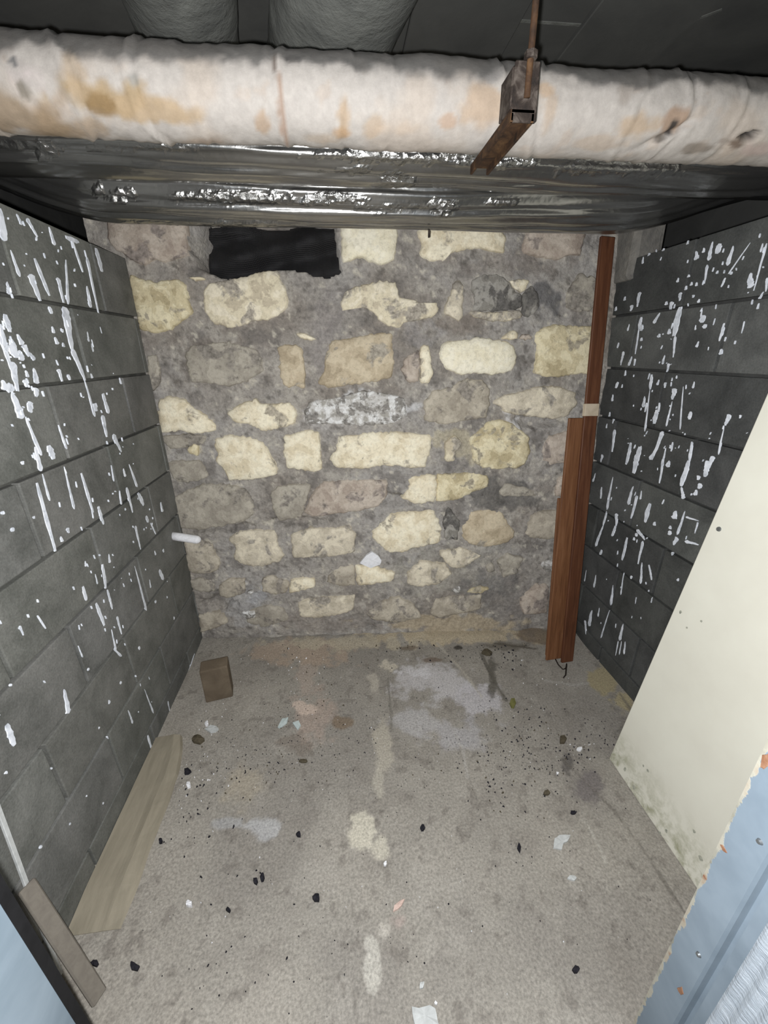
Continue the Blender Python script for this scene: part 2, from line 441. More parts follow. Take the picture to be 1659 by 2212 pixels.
for i, (u, v, ru, rv, c, amt, e) in enumerate([
    
    
    
    
    (940, 1470, 95, 42, (192, 189, 190), .7, .6), (905, 1450, 40, 18, (206, 204, 206), .6, .4), (1030, 1510, 60, 36, (186, 183, 186), .7, .5),
    (900, 1560, 60, 32, (176, 174, 174), .6, .5), (1000, 1590, 90, 40, (168, 166, 168), .6, .6),
    (788, 1780, 30, 48, (192, 186, 170), .9, .35), (822, 1835, 26, 34, (190, 184, 168), .8, .4),
    (828, 1600, 24, 60, (178, 171, 156), .65, .5), (818, 1675, 15, 48, (176, 170, 156), .6, .5),
    (808, 1475, 18, 30, (180, 173, 160), .65, .5), (836, 1440, 22, 14, (192, 184, 168), .8, .3),
    (805, 2080, 18, 50, (182, 178, 168), .8, .35), (832, 2010, 16, 20, (178, 172, 162), .7, .4),
    (585, 1790, 50, 26, (176, 176, 176), .7, .5), (490, 1775, 34, 14, (164, 164, 164), .6, .5),
    (680, 1545, 55, 60, (164, 148, 136), .7, .5), (660, 1450, 22, 60, (166, 152, 140), .6, .5),
    (735, 1560, 30, 14, (122, 106, 88), .8, .4), (640, 1410, 120, 28, (168, 150, 132), .7, .5),
    (655, 1530, 24, 16, (196, 178, 164), .8, .3), (640, 1610, 50, 30, (118, 108, 98), .6, .5),
    (530, 1690, 60, 60, (166, 156, 138), .6, .7), (1000, 1372, 200, 22, (184, 170, 144), .8, .4),
    (740, 1388, 160, 16, (176, 166, 146), .8, .4), (1150, 1372, 60, 22, (116, 102, 86), .8, .4),
    (1090, 1395, 70, 12, (100, 94, 84), .7, .5), (1062, 1462, 14, 46, (92, 88, 80), .8, .3),
    (1300, 1465, 34, 40, (164, 152, 118), .8, .4), (1350, 1515, 30, 26, (170, 158, 124), .8, .4),
    
    (1265, 1690, 40, 40, (104, 98, 98), .7, .5), (1225, 1650, 16, 30, (84, 80, 78), .7, .4),
    (860, 1990, 24, 20, (170, 152, 144), .5, .6), (990, 1400, 12, 5, (60, 56, 50), .9, .4),
    (880, 1400, 26, 7, (110, 98, 84), .8, .4), (940, 1425, 30, 7, (112, 98, 86), .8, .4),
    
    
    ]):
    cols = patch(cols, u, v, ru, rv, c, amt, e, seed=i*3.7)
def streak(cols, pts, w, c, amt, seed=0):
    q = [at_z(*p) for p in pts]
    d = np.full(len(X), 9.0)
    for a, b in zip(q[:-1], q[1:]):
        ab = (b-a)[:2]; t = np.clip(((X-a[0])*ab[0]+(Y-a[1])*ab[1])/(ab@ab), 0, 1)
        d = np.minimum(d, np.hypot(X-a[0]-t*ab[0], Y-a[1]-t*ab[1]))
    d = d + (fbm(X, Y, 0, 30, 3, seed)-.5)*w*1.6
    return blend(cols, sstep(w, w*.4, d)*amt, c)
for i, (pts, w, c, a) in enumerate([
    ([(1215, 1640), (1330, 1755), (1400, 1850), (1502, 2010)], .006, (96, 91, 84), .6),
    ([(1040, 1415), (1066, 1470), (1092, 1512)], .012, (92, 88, 80), .8),
    ([(838, 1465), (842, 1520), (846, 1580)], .006, (110, 106, 98), .7),
    ([(945, 1390), (1000, 1450), (1040, 1505)], .008, (172, 166, 154), .7),
    ([(1070, 1390), (1110, 1395), (1160, 1402)], .010, (88, 82, 72), .8),
    ([(1260, 1770), (1290, 1820), (1310, 1865)], .004, (176, 172, 162), .7),
    ([(970, 1560), (1000, 1620), (1010, 1680)], .005, (172, 168, 162), .5),
    ([(1340, 1500), (1380, 1560), (1330, 1580)], .010, (100, 96, 90), .6),
    ([(1180, 1470), (1240, 1480), (1270, 1475)], .010, (170, 166, 160), .5),
    ]):
    cols = streak(cols, pts, w, c, a, i*5.1)
set_tint(floor, cols)

# ================================================================== BACK WALL
HOLE = [(402, 470), (404, 500), (408, 540), (428, 575), (468, 597), (512, 605), (535, 596), (560, 588), (600, 581),
        (650, 584), (676, 592), (705, 597), (735, 590), (735, 560), (728, 530), (722, 470)]
bx = np.linspace(-.885, 1.215, 330)
bz = np.concatenate([np.linspace(-.06, 1.86, 280), np.linspace(1.86, 2.26, 6)[1:]])
BX, BZ = np.meshgrid(bx, bz, indexing='ij'); X, Z = BX.ravel(), BZ.ravel()
Yb = back_y(X, Z)
rough = (fbm(X, 0, Z, 16, 5, 3)-.5)*.026 + (fbm(X, 0, Z, 60, 3, 8)-.5)*.010
rough += (fbm(X, 0, Z, 5, 2, 13)-.5)*.02
px = to_px(np.stack([X, Yb, Z], -1))
hole = in_poly(px + np.stack([(fbm(X, 0, Z, 30, 3, 61)-.5)*10, (fbm(X, 0, Z, 30, 3, 71)-.5)*10], -1), HOLE)
hdep = np.where(hole, .05+.22*sstep(405, 470, px[:, 0]), 0)
for u, v, ru, rv in [(840, 1080, 60, 20), (470, 1140, 90, 14), (640, 1130, 90, 12), (470, 1300, 40, 22), (1170, 910, 60, 20)]:   # open crevices
    rough += .035*sstep(1, .4, np.hypot((px[:, 0]-u)/ru, (px[:, 1]-v)/rv)+(fbm(X, 0, Z, 24, 3, u*.1)-.5)*1.2)
P = np.stack([X, Yb+.010+rough+hdep, Z], -1)
wall_back = obj_from('wall_back', P, grid_faces(len(bx), len(bz))[:, ::-1], 'mortar', smooth=True)
structure(wall_back, 'rubble stone wall of cream stones set in thick grey mortar', 'wall')
n1 = fbm(X, 0, Z, 4, 5, 5); n2 = fbm(X, 0, Z, 17, 5, 15); n3 = fbm(X, 0, Z, 45, 4, 25)
cols = np.tile(L((156, 150, 142)), (len(X), 1))
cols = blend(cols, sstep(.45, .65, n1)*.7, (166, 162, 157))
cols = blend(cols, sstep(.48, .34, n1)*.7, (136, 128, 119))
cols = blend(cols, sstep(.54, .64, n2)*.65, (118, 113, 108))
cols = blend(cols, sstep(.44, .34, n2)*.65, (178, 172, 162))
cols = blend(cols, sstep(.60, .70, n3)*.65, (104, 99, 93))
cols = blend(cols, sstep(.38, .29, n3)*.7, (200, 193, 178))
def bpatch(cols, u, v, ru, rv, c, amt, edge=.5, seed=0, sc=24):
    d = np.hypot((px[:, 0]-u)/ru, (px[:, 1]-v)/rv) + (fbm(X, 0, Z, sc, 4, 90+seed)-.5)*2.2
    return blend(cols, sstep(1, 1-edge, d)*amt, c)
for i, (u, v, ru, rv, c, amt, e) in enumerate([
    (790, 880, 90, 34, (206, 205, 204), .8, .3), (680, 900, 40, 30, (190, 186, 182), .6, .4),
    (1110, 935, 24, 50, (214, 212, 210), .8, .3), (1000, 960, 60, 40, (190, 180, 154), .6, .4),
    (1090, 1060, 90, 40, (98, 96, 93), .7, .4),
    
    (430, 1050, 60, 50, (116, 112, 108), .5, .5),
    (960, 1240, 120, 60, (150, 146, 136), .5, .5), (1060, 1270, 90, 60, (112, 110, 108), .6, .5),
    (530, 1310, 40, 50, (168, 166, 164), .6, .4), (560, 1290, 30, 20, (180, 180, 182), .6, .4),
    (1180, 640, 40, 50, (88, 88, 90), .7, .4),
    (700, 720, 40, 120, (146, 140, 136), .6, .7), (900, 720, 60, 30, (158, 154, 152), .5, .6),
    (1100, 570, 150, 30, (132, 124, 117), .5, .6), (980, 1010, 40, 50, (116, 112, 110), .6, .5),
    (1130, 1310, 90, 60, (138, 132, 126), .6, .6), (700, 1345, 180, 30, (144, 136, 128), .6, .6),
    (980, 1350, 160, 22, (178, 164, 140), .8, .4), (420, 790, 60, 60, (112, 104, 96), .6, .6),
    (1000, 700, 60, 30, (126, 116, 106), .6, .6), (1060, 1180, 40, 30, (164, 160, 152), .6, .5),
    ]):
    cols = bpatch(cols, u, v, ru, rv, c, amt, e, i*4.3)
set_tint(wall_back, cols)

# stones traced from four enlargements (offset of the enlargement, 2.9625 px per photo pixel)
REG = {3: (200, 470), 4: (740, 470), 5: (300, 950), 6: (760, 950)}
STONES = [
 (3,'pink',[(95,20),(330,20),(590,20),(600,140),(610,240),(540,265),(440,280),(400,262),(330,300),(240,270),(180,225),(130,200),(85,130)]),
 (3,'yellow',[(232,360),(290,385),(400,410),(470,400),(560,400),(600,430),(610,540),(635,590),(590,650),(500,715),(400,735),(300,715),(290,640),(255,560),(250,480),(232,430)]),
 (3,'mottle',[(710,470),(740,420),(830,405),(950,385),(1080,345),(1190,340),(1205,400),(1245,470),(1250,560),(1190,620),(1130,650),(1030,660),(960,690),(890,705),(780,680),(710,600)]),
 (3,'grey',[(590,870),(650,820),(800,805),(900,800),(1050,850),(1085,900),(1085,980),(1000,1040),(880,1080),(760,1060),(640,1055),(605,980)]),
 (3,'grey',[(350,880),(400,875),(425,950),(430,1060),(385,1110),(360,1040)]),
 (3,'tan',[(1180,830),(1280,810),(1340,820),(1345,900),(1365,1000),(1360,1085),(1230,1090),(1195,1000),(1200,910)]),
 (3,'tan',[(1490,900),(1530,790),(1650,770),(1760,750),(1910,740),(1925,850),(1930,960),(1900,1030),(1800,1050),(1640,1075),(1500,1090),(1440,1050),(1480,980)]),
 (3,'cream',[(430,1160),(490,1145),(580,1160),(640,1210),(720,1270),(780,1320),(790,1350),(750,1375),(650,1380),(560,1365),(430,1375),(415,1290),(420,1200)]),
 (3,'cream',[(860,1250),(930,1200),(1040,1160),(1080,1195),(1180,1190),(1270,1185),(1305,1240),(1295,1310),(1210,1345),(1100,1365),(1000,1325),(900,1310)]),
 (3,'cream',[(1300,740),(1360,735),(1440,780),(1390,790),(1330,770)]),
 (3,'cream',[(610,385),(700,380),(722,395),(660,407)]),
 (3,'white',[(1350,1240),(1400,1180),(1560,1150),(1750,1110),(1900,1130),(2000,1160),(2010,1270),(1930,1320),(1700,1330),(1560,1320),(1380,1320)]),
 (3,'grey',[(430,1400),(600,1385),(730,1400),(700,1450),(620,1470),(500,1480)]),
 (5,'cream',[(480,30),(500,-10),(560,-25),(700,-20),(790,20),(830,60),(840,110),(880,150),(880,230),(780,245),(690,260),(580,260),(540,190),(490,140),(510,90)]),
 (5,'cream',[(930,-20),(1030,-50),(1100,-70),(1150,-40),(1165,60),(1165,130),(1175,190),(1110,210),(1040,190),(950,180),(930,90)]),
 (6,'cream',[(-139,128),(-90,58),(-100,20),(-60,-22),(40,-32),(200,-52),(360,-42),(500,-32),(512,40),(480,140),(470,175),(380,185),(300,165),(180,170),(60,190),(-60,180),(-100,185)]),
 (4,'pale',[(-14,30),(60,30),(200,30),(350,30),(350,150),(345,200),(330,265),(250,300),(180,285),(110,250),(40,280),(-6,282),(-10,200)]),
 (4,'cream',[(490,40),(640,40),(800,40),(1000,50),(1045,130),(1045,230),(960,215),(880,195),(780,210),(690,225),(660,270),(580,275),(510,255),(495,220),(515,170),(490,120)]),
 (4,'pink',[(1180,60),(1300,60),(1450,60),(1560,100),(1540,180),(1520,240),(1440,240),(1380,270),(1300,250),(1220,235),(1150,225),(1160,170)]),
 (4,'mottle',[(0,600),(-10,540),(20,460),(140,430),(240,405),(340,410),(360,500),(500,545),(610,545),(610,600),(560,640),(410,670),(370,700),(310,700),(250,670),(190,600),(110,570),(60,570)]),
 (4,'buff',[(655,560),(700,470),(710,410),(760,400),(775,450),(770,560),(770,640),(740,660),(690,630),(655,610)]),
 (4,'dark',[(820,400),(900,365),(1000,370),(1060,410),(1100,470),(1145,490),(1145,580),(1060,590),(960,600),(880,600),(830,590),(845,540),(830,470)]),
 (4,'mottle',[(805,612),(830,596),(880,606),(960,606),(1060,596),(1145,590),(1145,640),(1080,660),(980,665),(880,650)]),
 (4,'mottle',[(1062,405),(1130,395),(1195,405),(1180,440),(1150,485),(1104,462)]),
 (4,'dark',[(1155,490),(1210,430),(1250,490),(1260,590),(1190,640),(1152,630)]),
 (4,'grey',[(1440,480),(1500,400),(1530,350),(1560,380),(1620,375),(1640,450),(1630,560),(1580,600),(1500,600),(1440,570)]),
 (4,'pale',[(630,870),(650,810),(700,790),(790,785),(880,765),(950,780),(1050,790),(1110,830),(1110,900),(1100,970),(1050,990),(960,1010),(870,995),(760,1005),(680,980),(635,930)]),
 (4,'yellow',[(1225,750),(1290,710),(1370,685),(1450,700),(1540,690),(1620,700),(1610,800),(1600,1000),(1500,1000),(1400,1020),(1300,1020),(1230,990),(1250,900),(1245,820)]),
 (4,'pink',[(370,980),(410,890),(490,850),(492,950),(488,1058),(420,1050),(390,1010)]),
 (4,'cream',[(496,852),(510,815),(550,820),(570,920),(580,990),(550,1060),(494,1060),(496,950)]),
 (4,'cream',[(1020,775),(1080,720),(1110,730),(1120,780)]),
 (4,'pink',[(1126,778),(1140,740),(1190,745),(1215,772),(1170,786)]),
 (4,'drab',[(530,1180),(590,1110),(680,1090),(800,1030),(900,1040),(945,1100),(940,1200),(920,1280),(800,1300),(650,1320),(530,1300)]),
 (4,'buff',[(960,1190),(1020,1140),(1180,1110),(1260,1080),(1380,1080),(1490,1120),(1500,1200),(1440,1270),(1340,1290),(1180,1270),(1040,1250),(1020,1210)]),
 (4,'mottle',[(655,1560),(660,1440),(720,1390),(770,1440),(720,1500),(715,1560)]),
 (4,'yellow',[(820,1420),(930,1310),(1050,1300),(1140,1360),(1190,1400),(1200,1500),(1170,1570),(1130,1600),(1000,1608),(900,1600),(840,1560)]),
 (4,'pink',[(1280,1480),(1330,1400),(1440,1370),(1470,1420),(1480,1570),(1330,1580),(1290,1560)]),
 (6,'cream',[(320,370),(370,300),(360,250),(420,230),(540,225),(545,300),(530,395),(400,410)]),
 (6,'yellow',[(546,225),(660,215),(800,215),(880,240),(870,300),(760,340),(660,390),(536,397),(550,300)]),
 (5,'pink',[(1060,470),(1120,330),(1180,270),(1350,260),(1590,260),(1585,370),(1520,430),(1300,470),(1120,495)]),
 (5,'grey',[(840,330),(950,290),(1100,290),(1070,400),(1040,490),(900,520),(860,450)]),
 (5,'grey',[(215,370),(300,330),(430,280),(560,290),(690,320),(730,400),(730,480),(650,530),(480,560),(380,580),(260,560),(235,460)]),
 (5,'grey',[(170,150),(260,130),(400,140),(440,230),(380,270),(240,270),(200,210)]),
 (5,'yellow',[(310,60),(350,15),(385,50),(375,105),(320,95)]),
 (5,'drab',[(290,650),(380,650),(470,670),(490,740),(520,790),(500,840),(400,860),(320,850),(300,750)]),
 (5,'buff',[(575,640),(630,595),(740,580),(870,590),(890,680),(930,740),(900,780),(780,810),(680,805),(610,770),(620,690)]),
 (5,'buff',[(980,700),(975,610),(1100,570),(1250,570),(1340,550),(1385,600),(1380,720),(1250,745),(1100,755),(985,755)]),
 (6,'cream',[(130,600),(180,540),(250,480),(380,465),(520,455),(560,520),(570,600),(560,660),(420,690),(330,715),(240,720),(150,650)]),
 (6,'tan',[(710,560),(760,460),(850,450),(960,465),(1000,540),(1040,580),(1040,630),(960,670),(850,690),(750,665),(705,620)]),
 (6,'drab',[(1120,600),(1140,480),(1250,455),(1330,450),(1320,620),(1240,640),(1140,625)]),
 (6,'pink',[(1300,360),(1310,250),(1370,220),(1390,370)]),
 (6,'grey',[(940,340),(980,280),(1050,290),(1190,330),(1180,360),(960,360)]),
 (5,'drab',[(1210,870),(1260,820),(1380,800),(1390,930),(1290,940),(1210,910)]),
 (5,'cream',[(1386,800),(1500,805),(1640,850),(1630,900),(1500,920),(1394,930)]),
 (6,'buff',[(360,850),(440,780),(600,800),(640,860),(560,920),(440,940),(360,930)]),
 (6,'buff',[(560,720),(700,690),(830,740),(760,790),(690,830),(604,796)]),
 (6,'grey',[(930,780),(1000,730),(1100,760),(1060,850),(970,880)]),
 (6,'white',[(1220,800),(1280,740),(1300,840),(1240,850)]),
 (5,'drab',[(780,900),(830,870),(960,905),(950,980),(850,990),(790,970)]),
 (5,'cream',[(966,905),(1060,880),(1120,890),(1130,940),(1050,960),(956,980)]),
 (5,'drab',[(510,940),(560,890),(680,885),(680,980),(580,1010),(510,1000)]),
 (5,'grey',[(325,900),(400,890),(480,910),(490,970),(400,975),(340,950)]),
 (5,'buff',[(1020,1050),(1060,1030),(1200,1010),(1380,995),(1370,1090),(1280,1120),(1130,1140),(1025,1130)]),
 (6,'drab',[(90,1110),(180,1040),(300,1010),(400,1060),(450,1140),(300,1170),(130,1150)]),
 (6,'drab',[(500,1120),(540,1020),(700,1000),(830,990),(830,1080),(700,1110),(560,1140)]),
 (5,'drab',[(380,1130),(450,1100),(550,1110),(570,1170),(480,1210),(390,1230)]),
 (5,'grey',[(700,1100),(800,1060),(930,1080),(960,1150),(800,1200),(690,1170)]),
 (6,'pink',[(1080,1020),(1180,930),(1260,940),(1250,1110),(1100,1120)]),
 (6,'yellow',[(730,975),(800,935),(880,950),(820,985)]),
 (6,'dark',[(580,520),(620,430),(690,520),(680,640),(600,640)]),
 (6,'grey',[(860,560+250),(905,790),(920,840),(870,850)]),
 (6,'white',[(640,960),(690,930),(700,965),(660,985)]),
 (5,'white',[(690,980),(720,955),(740,975),(715,995)]),
 (5,'white',[(660,1100),(750,1090),(745,1140),(690,1150)]),
]
rnd = random.Random(3)
PROUD = {  # how far each kind stands out of the mortar
         'pale': .010, 'cream': .009, 'dark': .004, 'grey': .004, 'white': .004}
for si, (rg, kind, pts) in enumerate(STONES):
    ox, oy = REG[rg]
    W = [at_back(ox+x/2.9625, oy+y/2.9625) for x, y in pts]
    ring = []
    for a, b in zip(W, W[1:]+W[:1]):                       # ragged outline
        k = max(1, int(np.linalg.norm(b-a)/.008))
        for j in range(k): ring.append(a+(b-a)*(j/k))
    ring = np.array(ring)
    ring = .25*np.roll(ring, 1, 0)+.5*ring+.25*np.roll(ring, -1, 0)
    jit = .007
    c = ring.mean(0); rel = ring-c; ln_ = np.linalg.norm(rel, axis=1, keepdims=True)
    jn = (fbm(ring[:, 0], si*3.3, ring[:, 2], 75, 4, 1)-.5)*jit*3.2
    ring = c+rel*(1+np.clip(jn[:, None]/np.maximum(ln_, .012), -.3, .3))
    c = ring.mean(0); n = len(ring); V = []; Fc = []
    pr = PROUD.get(kind, .006)
    levels = [(1.03, .030), (1.0, .001), (.94, -pr*.7), (.72, -pr*1.3), (.42, -pr*1.6), (.15, -pr*1.6)]
    for li, (s, off) in enumerate(levels):
        q = c+(ring-c)*s
        wob = (fbm(q[:, 0], si*1.9, q[:, 2], 18, 2, 7)-.5)*.012 if li > 1 else 0
        q[:, 1] = back_y(q[:, 0], q[:, 2])+off+wob
        V.append(q)
    V = np.concatenate(V); cc = V[-n:].mean(0)
    V = np.vstack([V, cc])
    for li in range(len(levels)-1):
        for k in range(n):
            a, b = li*n+k, li*n+(k+1) % n
            Fc.append((a, a+n, b+n, b))
    last = (len(levels)-1)*n
    for k in range(n): Fc.append((last+k, len(V)-1, last+(k+1) % n))
    # keep normals facing the room
    area = np.sum(ring[:, 0]*np.roll(ring[:, 2], -1)-np.roll(ring[:, 0], -1)*ring[:, 2])
    if area > 0: Fc = [f[::-1] for f in Fc]
    o = obj_from('stone', V, Fc, kind, wall_back, True, c)

# dark netting pushed into the gap under the ducts
us = np.linspace(452, 742, 40); vs = np.linspace(470, 612, 24); V = []
for u in us:
    for v in vs:
        p = at_back(u, v)
        d = .10+.035*math.sin(u*.045)+.03*math.sin(v*.08+u*.02)+.04*(v < 500)
        w = p-CAM; t = (p[1]+d)/p[1]
        q = CAM+w*t
        V.append(q+np.array([0, (fbm(q[0], q[2], 0, 40, 2, 3)-.5)*.03, 0]))
net = obj_from('black_netting', V, grid_faces(len(us), len(vs)), 'net', smooth=True, origin=V[len(V)//2])
sm = net.modifiers.new('thick', 'SOLIDIFY'); sm.thickness = .003
tag(net, 'crumpled black netting stuffed into the dark gap high in the stone wall', 'netting')

# white flake caught on a ledge of the stone wall
def chip(name, pts, thick, mat, label, cat, plane='floor', group=None, lift=0.0, curl=0.0):
    if plane == 'floor': W = [at_z(u, v, .003) for u, v in pts]; up = np.array([0, 0, 1.])
    else: W = [at_back(u, v)-np.array([0, .012, 0]) for u, v in pts]; up = np.array([0, -1., 0])
    R_ = []
    for a, b in zip(W, W[1:]+W[:1]):
        for j in range(2): R_.append(a+(b-a)*j/2)
    R_ = np.array(R_); c = R_.mean(0); n = len(R_)
    jitter = np.random.RandomState(len(name)+int(pts[0][0])).rand(n, 1)
    base = R_-up*.004; top = c+(R_-c)*(.96+.08*jitter)+up*(thick*(.7+.6*jitter)+lift)
    cen = top.mean(0)+up*thick*.35*(1-curl)
    V = np.vstack([base, top, cen]); Fc = []
    for k in range(n):
        k2 = (k+1) % n
        Fc += [(k, k2, n+k2, n+k), (n+k, n+k2, 2*n)]
    Fc.append(tuple(range(n))[::-1])
    bm = bmesh.new(); vv = [bm.verts.new(p-c) for p in V]
    for f in Fc: bm.faces.new([vv[i] for i in f])
    o = obj_bm(name, bm, mat, loc=c)
    return tag(o, label, cat, group)
chip('plaster_flake', [(777, 1212), (790, 1196), (803, 1188), (816, 1196), (823, 1206), (820, 1216), (800, 1222)], .010, 'chipwhite',
     'white fan-shaped flake stuck on the mortar of the stone wall', 'flake', 'wall')

# ================================================================== BLOCK WALLS
block_cache = {}
def block_mesh(ln, hh, mat):
    key = (round(ln, 3), round(hh, 3), mat)
    if key not in block_cache:
        bm = box_bm(-.07, .07, -ln/2, ln/2, -hh/2, hh/2, .0025, 2)
        bmesh.ops.recalc_face_normals(bm, faces=bm.faces)
        me = bpy.data.meshes.new('block'); bm.to_mesh(me); bm.free(); me.materials.append(M[mat])
        block_cache[key] = me
    return block_cache[key]
def block_wall(name, xc, mat, jmat, label, phase, tones):
    """wall of concrete blocks in running bond between y0 and the stone wall"""
    y0, y1 = .36, 1.80
    bm = box_bm(xc-.054, xc+.054, y0+.004, y1, -.03, ZT-.005)
    wl = obj_bm(name, bm, jmat)
    structure(wl, label, 'wall')
    zs = [-.03]+[.08+.2*k for k in range(9)]
    j = .009
    for k in range(len(zs)-1):
        z0, z1 = zs[k]+j/2, zs[k+1]-j/2
        ph = phase[(k+len(phase)*8) % 2]
        js = sorted({y0, y1} | {ph+.395*i for i in range(-4, 6) if y0+.04 < ph+.395*i < y1-.03})
        for i, (a, b) in enumerate(zip(js[:-1], js[1:])):
            me = block_mesh(b-a-j, z1-z0, mat)
            o = bpy.data.objects.new('block', me); COL.objects.link(o)
            o.location = (xc+rnd.uniform(-.0012, .0012), (a+b)/2, (z0+z1)/2)
            o.rotation_euler = (rnd.uniform(-.002, .002), 0, rnd.uniform(-.004, .004))
            o.parent = wl
            t = tones[k]*rnd.uniform(.93, 1.07)
            o.color = (t, t*rnd.uniform(.985, 1.01), t*rnd.uniform(.97, 1.01), 1)
    return wl
wall_left = block_wall('wall_left', XL-.07, 'block_l', 'joint_l',
    'grey concrete block wall streaked with white paint drips, beside the leaning beige board', [.780, .975],
    [.98, 1.0, .96, 1.0, .98, 1.02, 1.0, .99, 1.0])
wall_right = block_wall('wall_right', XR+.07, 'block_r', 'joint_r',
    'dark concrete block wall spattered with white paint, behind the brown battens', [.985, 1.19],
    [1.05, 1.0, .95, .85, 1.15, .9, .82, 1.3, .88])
# mortar packed between the right block wall and the stone wall, up to the duct
bm = box_bm(XR-.012, XR+.10, 1.655, 1.82, 1.60, 1.80, .02, 2)
for v in bm.verts: v.co += Vector((rnd.uniform(-.006, .006), rnd.uniform(-.008, .008), 0))
obj_bm('mortar_packing', bm, speckle_mat('grey_mortar', [(104, 102, 98), (140, 136, 128)], 18, .95, .7, .006), wall_right)

# --- paint drips: thin runs of paint standing proud of the blocks
def drips(name, wall, xface, sgn, runs, dots, seed):
    V, Fc = [], []; rr = random.Random(seed)
    cnt = [0]
    def strip(p, q, w, n=14, taper=0):
        cnt[0] += 1; hh = .0009+.000011*cnt[0]
        ab = q-p; ln = np.linalg.norm(ab); ab /= max(ln, 1e-6); sd = np.cross([1, 0, 0], ab)
        prof = rr.choice([0, 1, 1, 2]) if taper == 0 else taper
        ph = rr.random()*9
        base = len(V)
        for i in range(n):
            t = i/(n-1)
            if prof == 0: a = math.sin(math.pi*min(1, max(0, .06+.88*t)))**.45
            elif prof == 1: a = (.35+.65*t)*(1 if t < .86 else math.sqrt(max(.03, 1-((t-.86)/.14)**2)))*(min(1, t*7+.25))
            else: a = (1-.6*t)*(min(1, t*9+.35))*(1 if t < .9 else .8)
            a *= .62+.76*float(fbm(np.array(t*5+ph), 0., 0., 2.5, 3, seed))
            off = (float(fbm(np.array(t*3+ph), 3., 0., 1, 2, seed))-.5)*w*.35
            c = p+ab*ln*t+sd*off
            for s, h in ((-1, -.0015), (-.8, hh), (.8, hh), (1, -.0015)):
                V.append(c+sd*(w*.5*a*s)+np.array([sgn*h, 0, 0]))
        for i in range(n-1):
            for k in range(3):
                a = base+i*4+k; Fc.append((a, a+1, a+5, a+4))
        Fc.append((base, base+1, base+2, base+3)); e = base+(n-1)*4; Fc.append((e+3, e+2, e+1, e))
    def px_scale(p, q):   # photo pixels per metre across the run, here
        a = to_px(p); b = to_px(p+np.array([0, .01, 0])); return np.linalg.norm(b-a)/.01
    for (u0, v0, u1, v1, w) in runs:
        p, q = at_x(u0, v0, xface), at_x(u1, v1, xface)
        if max(p[2], q[2]) > ZT or max(p[1], q[1]) > 1.83: 
            p[2] = min(p[2], ZT-.002); q[2] = min(q[2], ZT-.002)
        strip(p, q, w/px_scale((p+q)/2, q)*.98)
    for (u, v, r) in dots:
        p = at_x(u, v, xface); rw = r/px_scale(p, p)
        hz = rw*rr.uniform(.7, 1.2)
        strip(p+np.array([0, 0, hz]), p+np.array([0, .0004, -hz]), rw*2, 8, 0)
    for _ in range(150):                                   # fine spatter among the runs
        u0, v0, u1, v1, _w = rr.choice(runs)
        p = at_x(u0+rr.gauss(0, 22), v0+rr.gauss(0, 30), xface)
        if not (.4 < p[1] < 1.55 and .1 < p[2] < ZT-.02): continue
        rw = rr.uniform(.0012, .0032); strip(p, p+np.array([0, rr.gauss(0, .002), -rr.uniform(1.2, 7)*rw]), rw*1.6, 5)
    o = obj_from(name, V, Fc, 'paint', wall, False)
    o['kind'] = 'stuff'
    o['label'] = 'white paint drips and splashes'
    return o
LRUN = [(22,540,43,598,10),(14,608,20,636,13),(65,592,87,650,18),(74,558,107,639,9),(125,600,137,654,10),(142,561,147,657,7),
 (139,663,156,755,20),(155,753,184,822,12),(183,822,205,900,6),(188,618,195,664,9),(188,556,213,679,6),(207,536,220,587,11),
 (157,522,179,588,5),(11,679,20,717,14),(72,795,80,829,14),(27,782,37,845,18),(78,838,78,857,13),(0,726,27,807,14),
 (26,848,46,905,22),(66,868,64,890,13),(126,797,134,824,9),(222,850,228,866,6),(221,852,235,893,9),(221,897,231,944,9),(244,939,262,976,9),
 (126,918,144,970,5),(105,962,115,992,14),(55,900,89,984,9),(75,965,88,1018,12),(79,1043,119,1191,9),(91,1024,107,1082,6),
 (138,1008,160,1100,6),(175,1022,201,1107,6),(273,1053,286,1107,8),(298,1065,310,1091,8),(347,1085,351,1106,6),
 (292,1136,303,1187,6),(212,1094,223,1133,7),(221,1219,228,1271,8),(234,1197,237,1216,7),(290,1223,316,1319,7),
 (178,1267,186,1297,9),(207,1303,225,1351,9),(231,1274,242,1316,6),(252,1332,262,1370,7),(138,1489,148,1541,17),
 (13,1566,30,1611,19),(311,1489,331,1541,6),(276,1534,286,1563,7),(319,1589,331,1631,7),(362,1515,367,1540,5),
 (343,1232,353,1252,9),(0,450,8,520,22),(35,462,46,486,9),(57,472,80,512,10),(105,490,118,530,9),(142,512,170,524,7),
 (258,1060,262,1090,4),(266,1012,270,1030,6),(278,1003,296,1052,6),(240,1005,246,1040,3),(197,1092,201,1120,3),
 (315,1115,320,1128,6),(325,1130,336,1154,3),(333,1190,336,1199,5),(183,1212,185,1224,5),(205,1240,210,1262,4),(240,1360,250,1405,5),
 (265,1260,268,1268,4),(322,1252,325,1270,4),(42,1352,50,1372,5),(80,1330,98,1358,4),(168,1395,178,1420,3),(246,1402,262,1418,6),
 (420,1412,392,1494,7),(258,816,262,830,4),(197,742,200,760,5),(187,716,190,738,6),(112,705,116,720,7),(118,728,124,744,9),(55,800,59,815,8),
 (50,745,62,770,14),(20,745,38,772,20),(36,722,48,745,12),(60,760,74,778,10),(0,700,12,760,16),(12,835,30,842,16)]
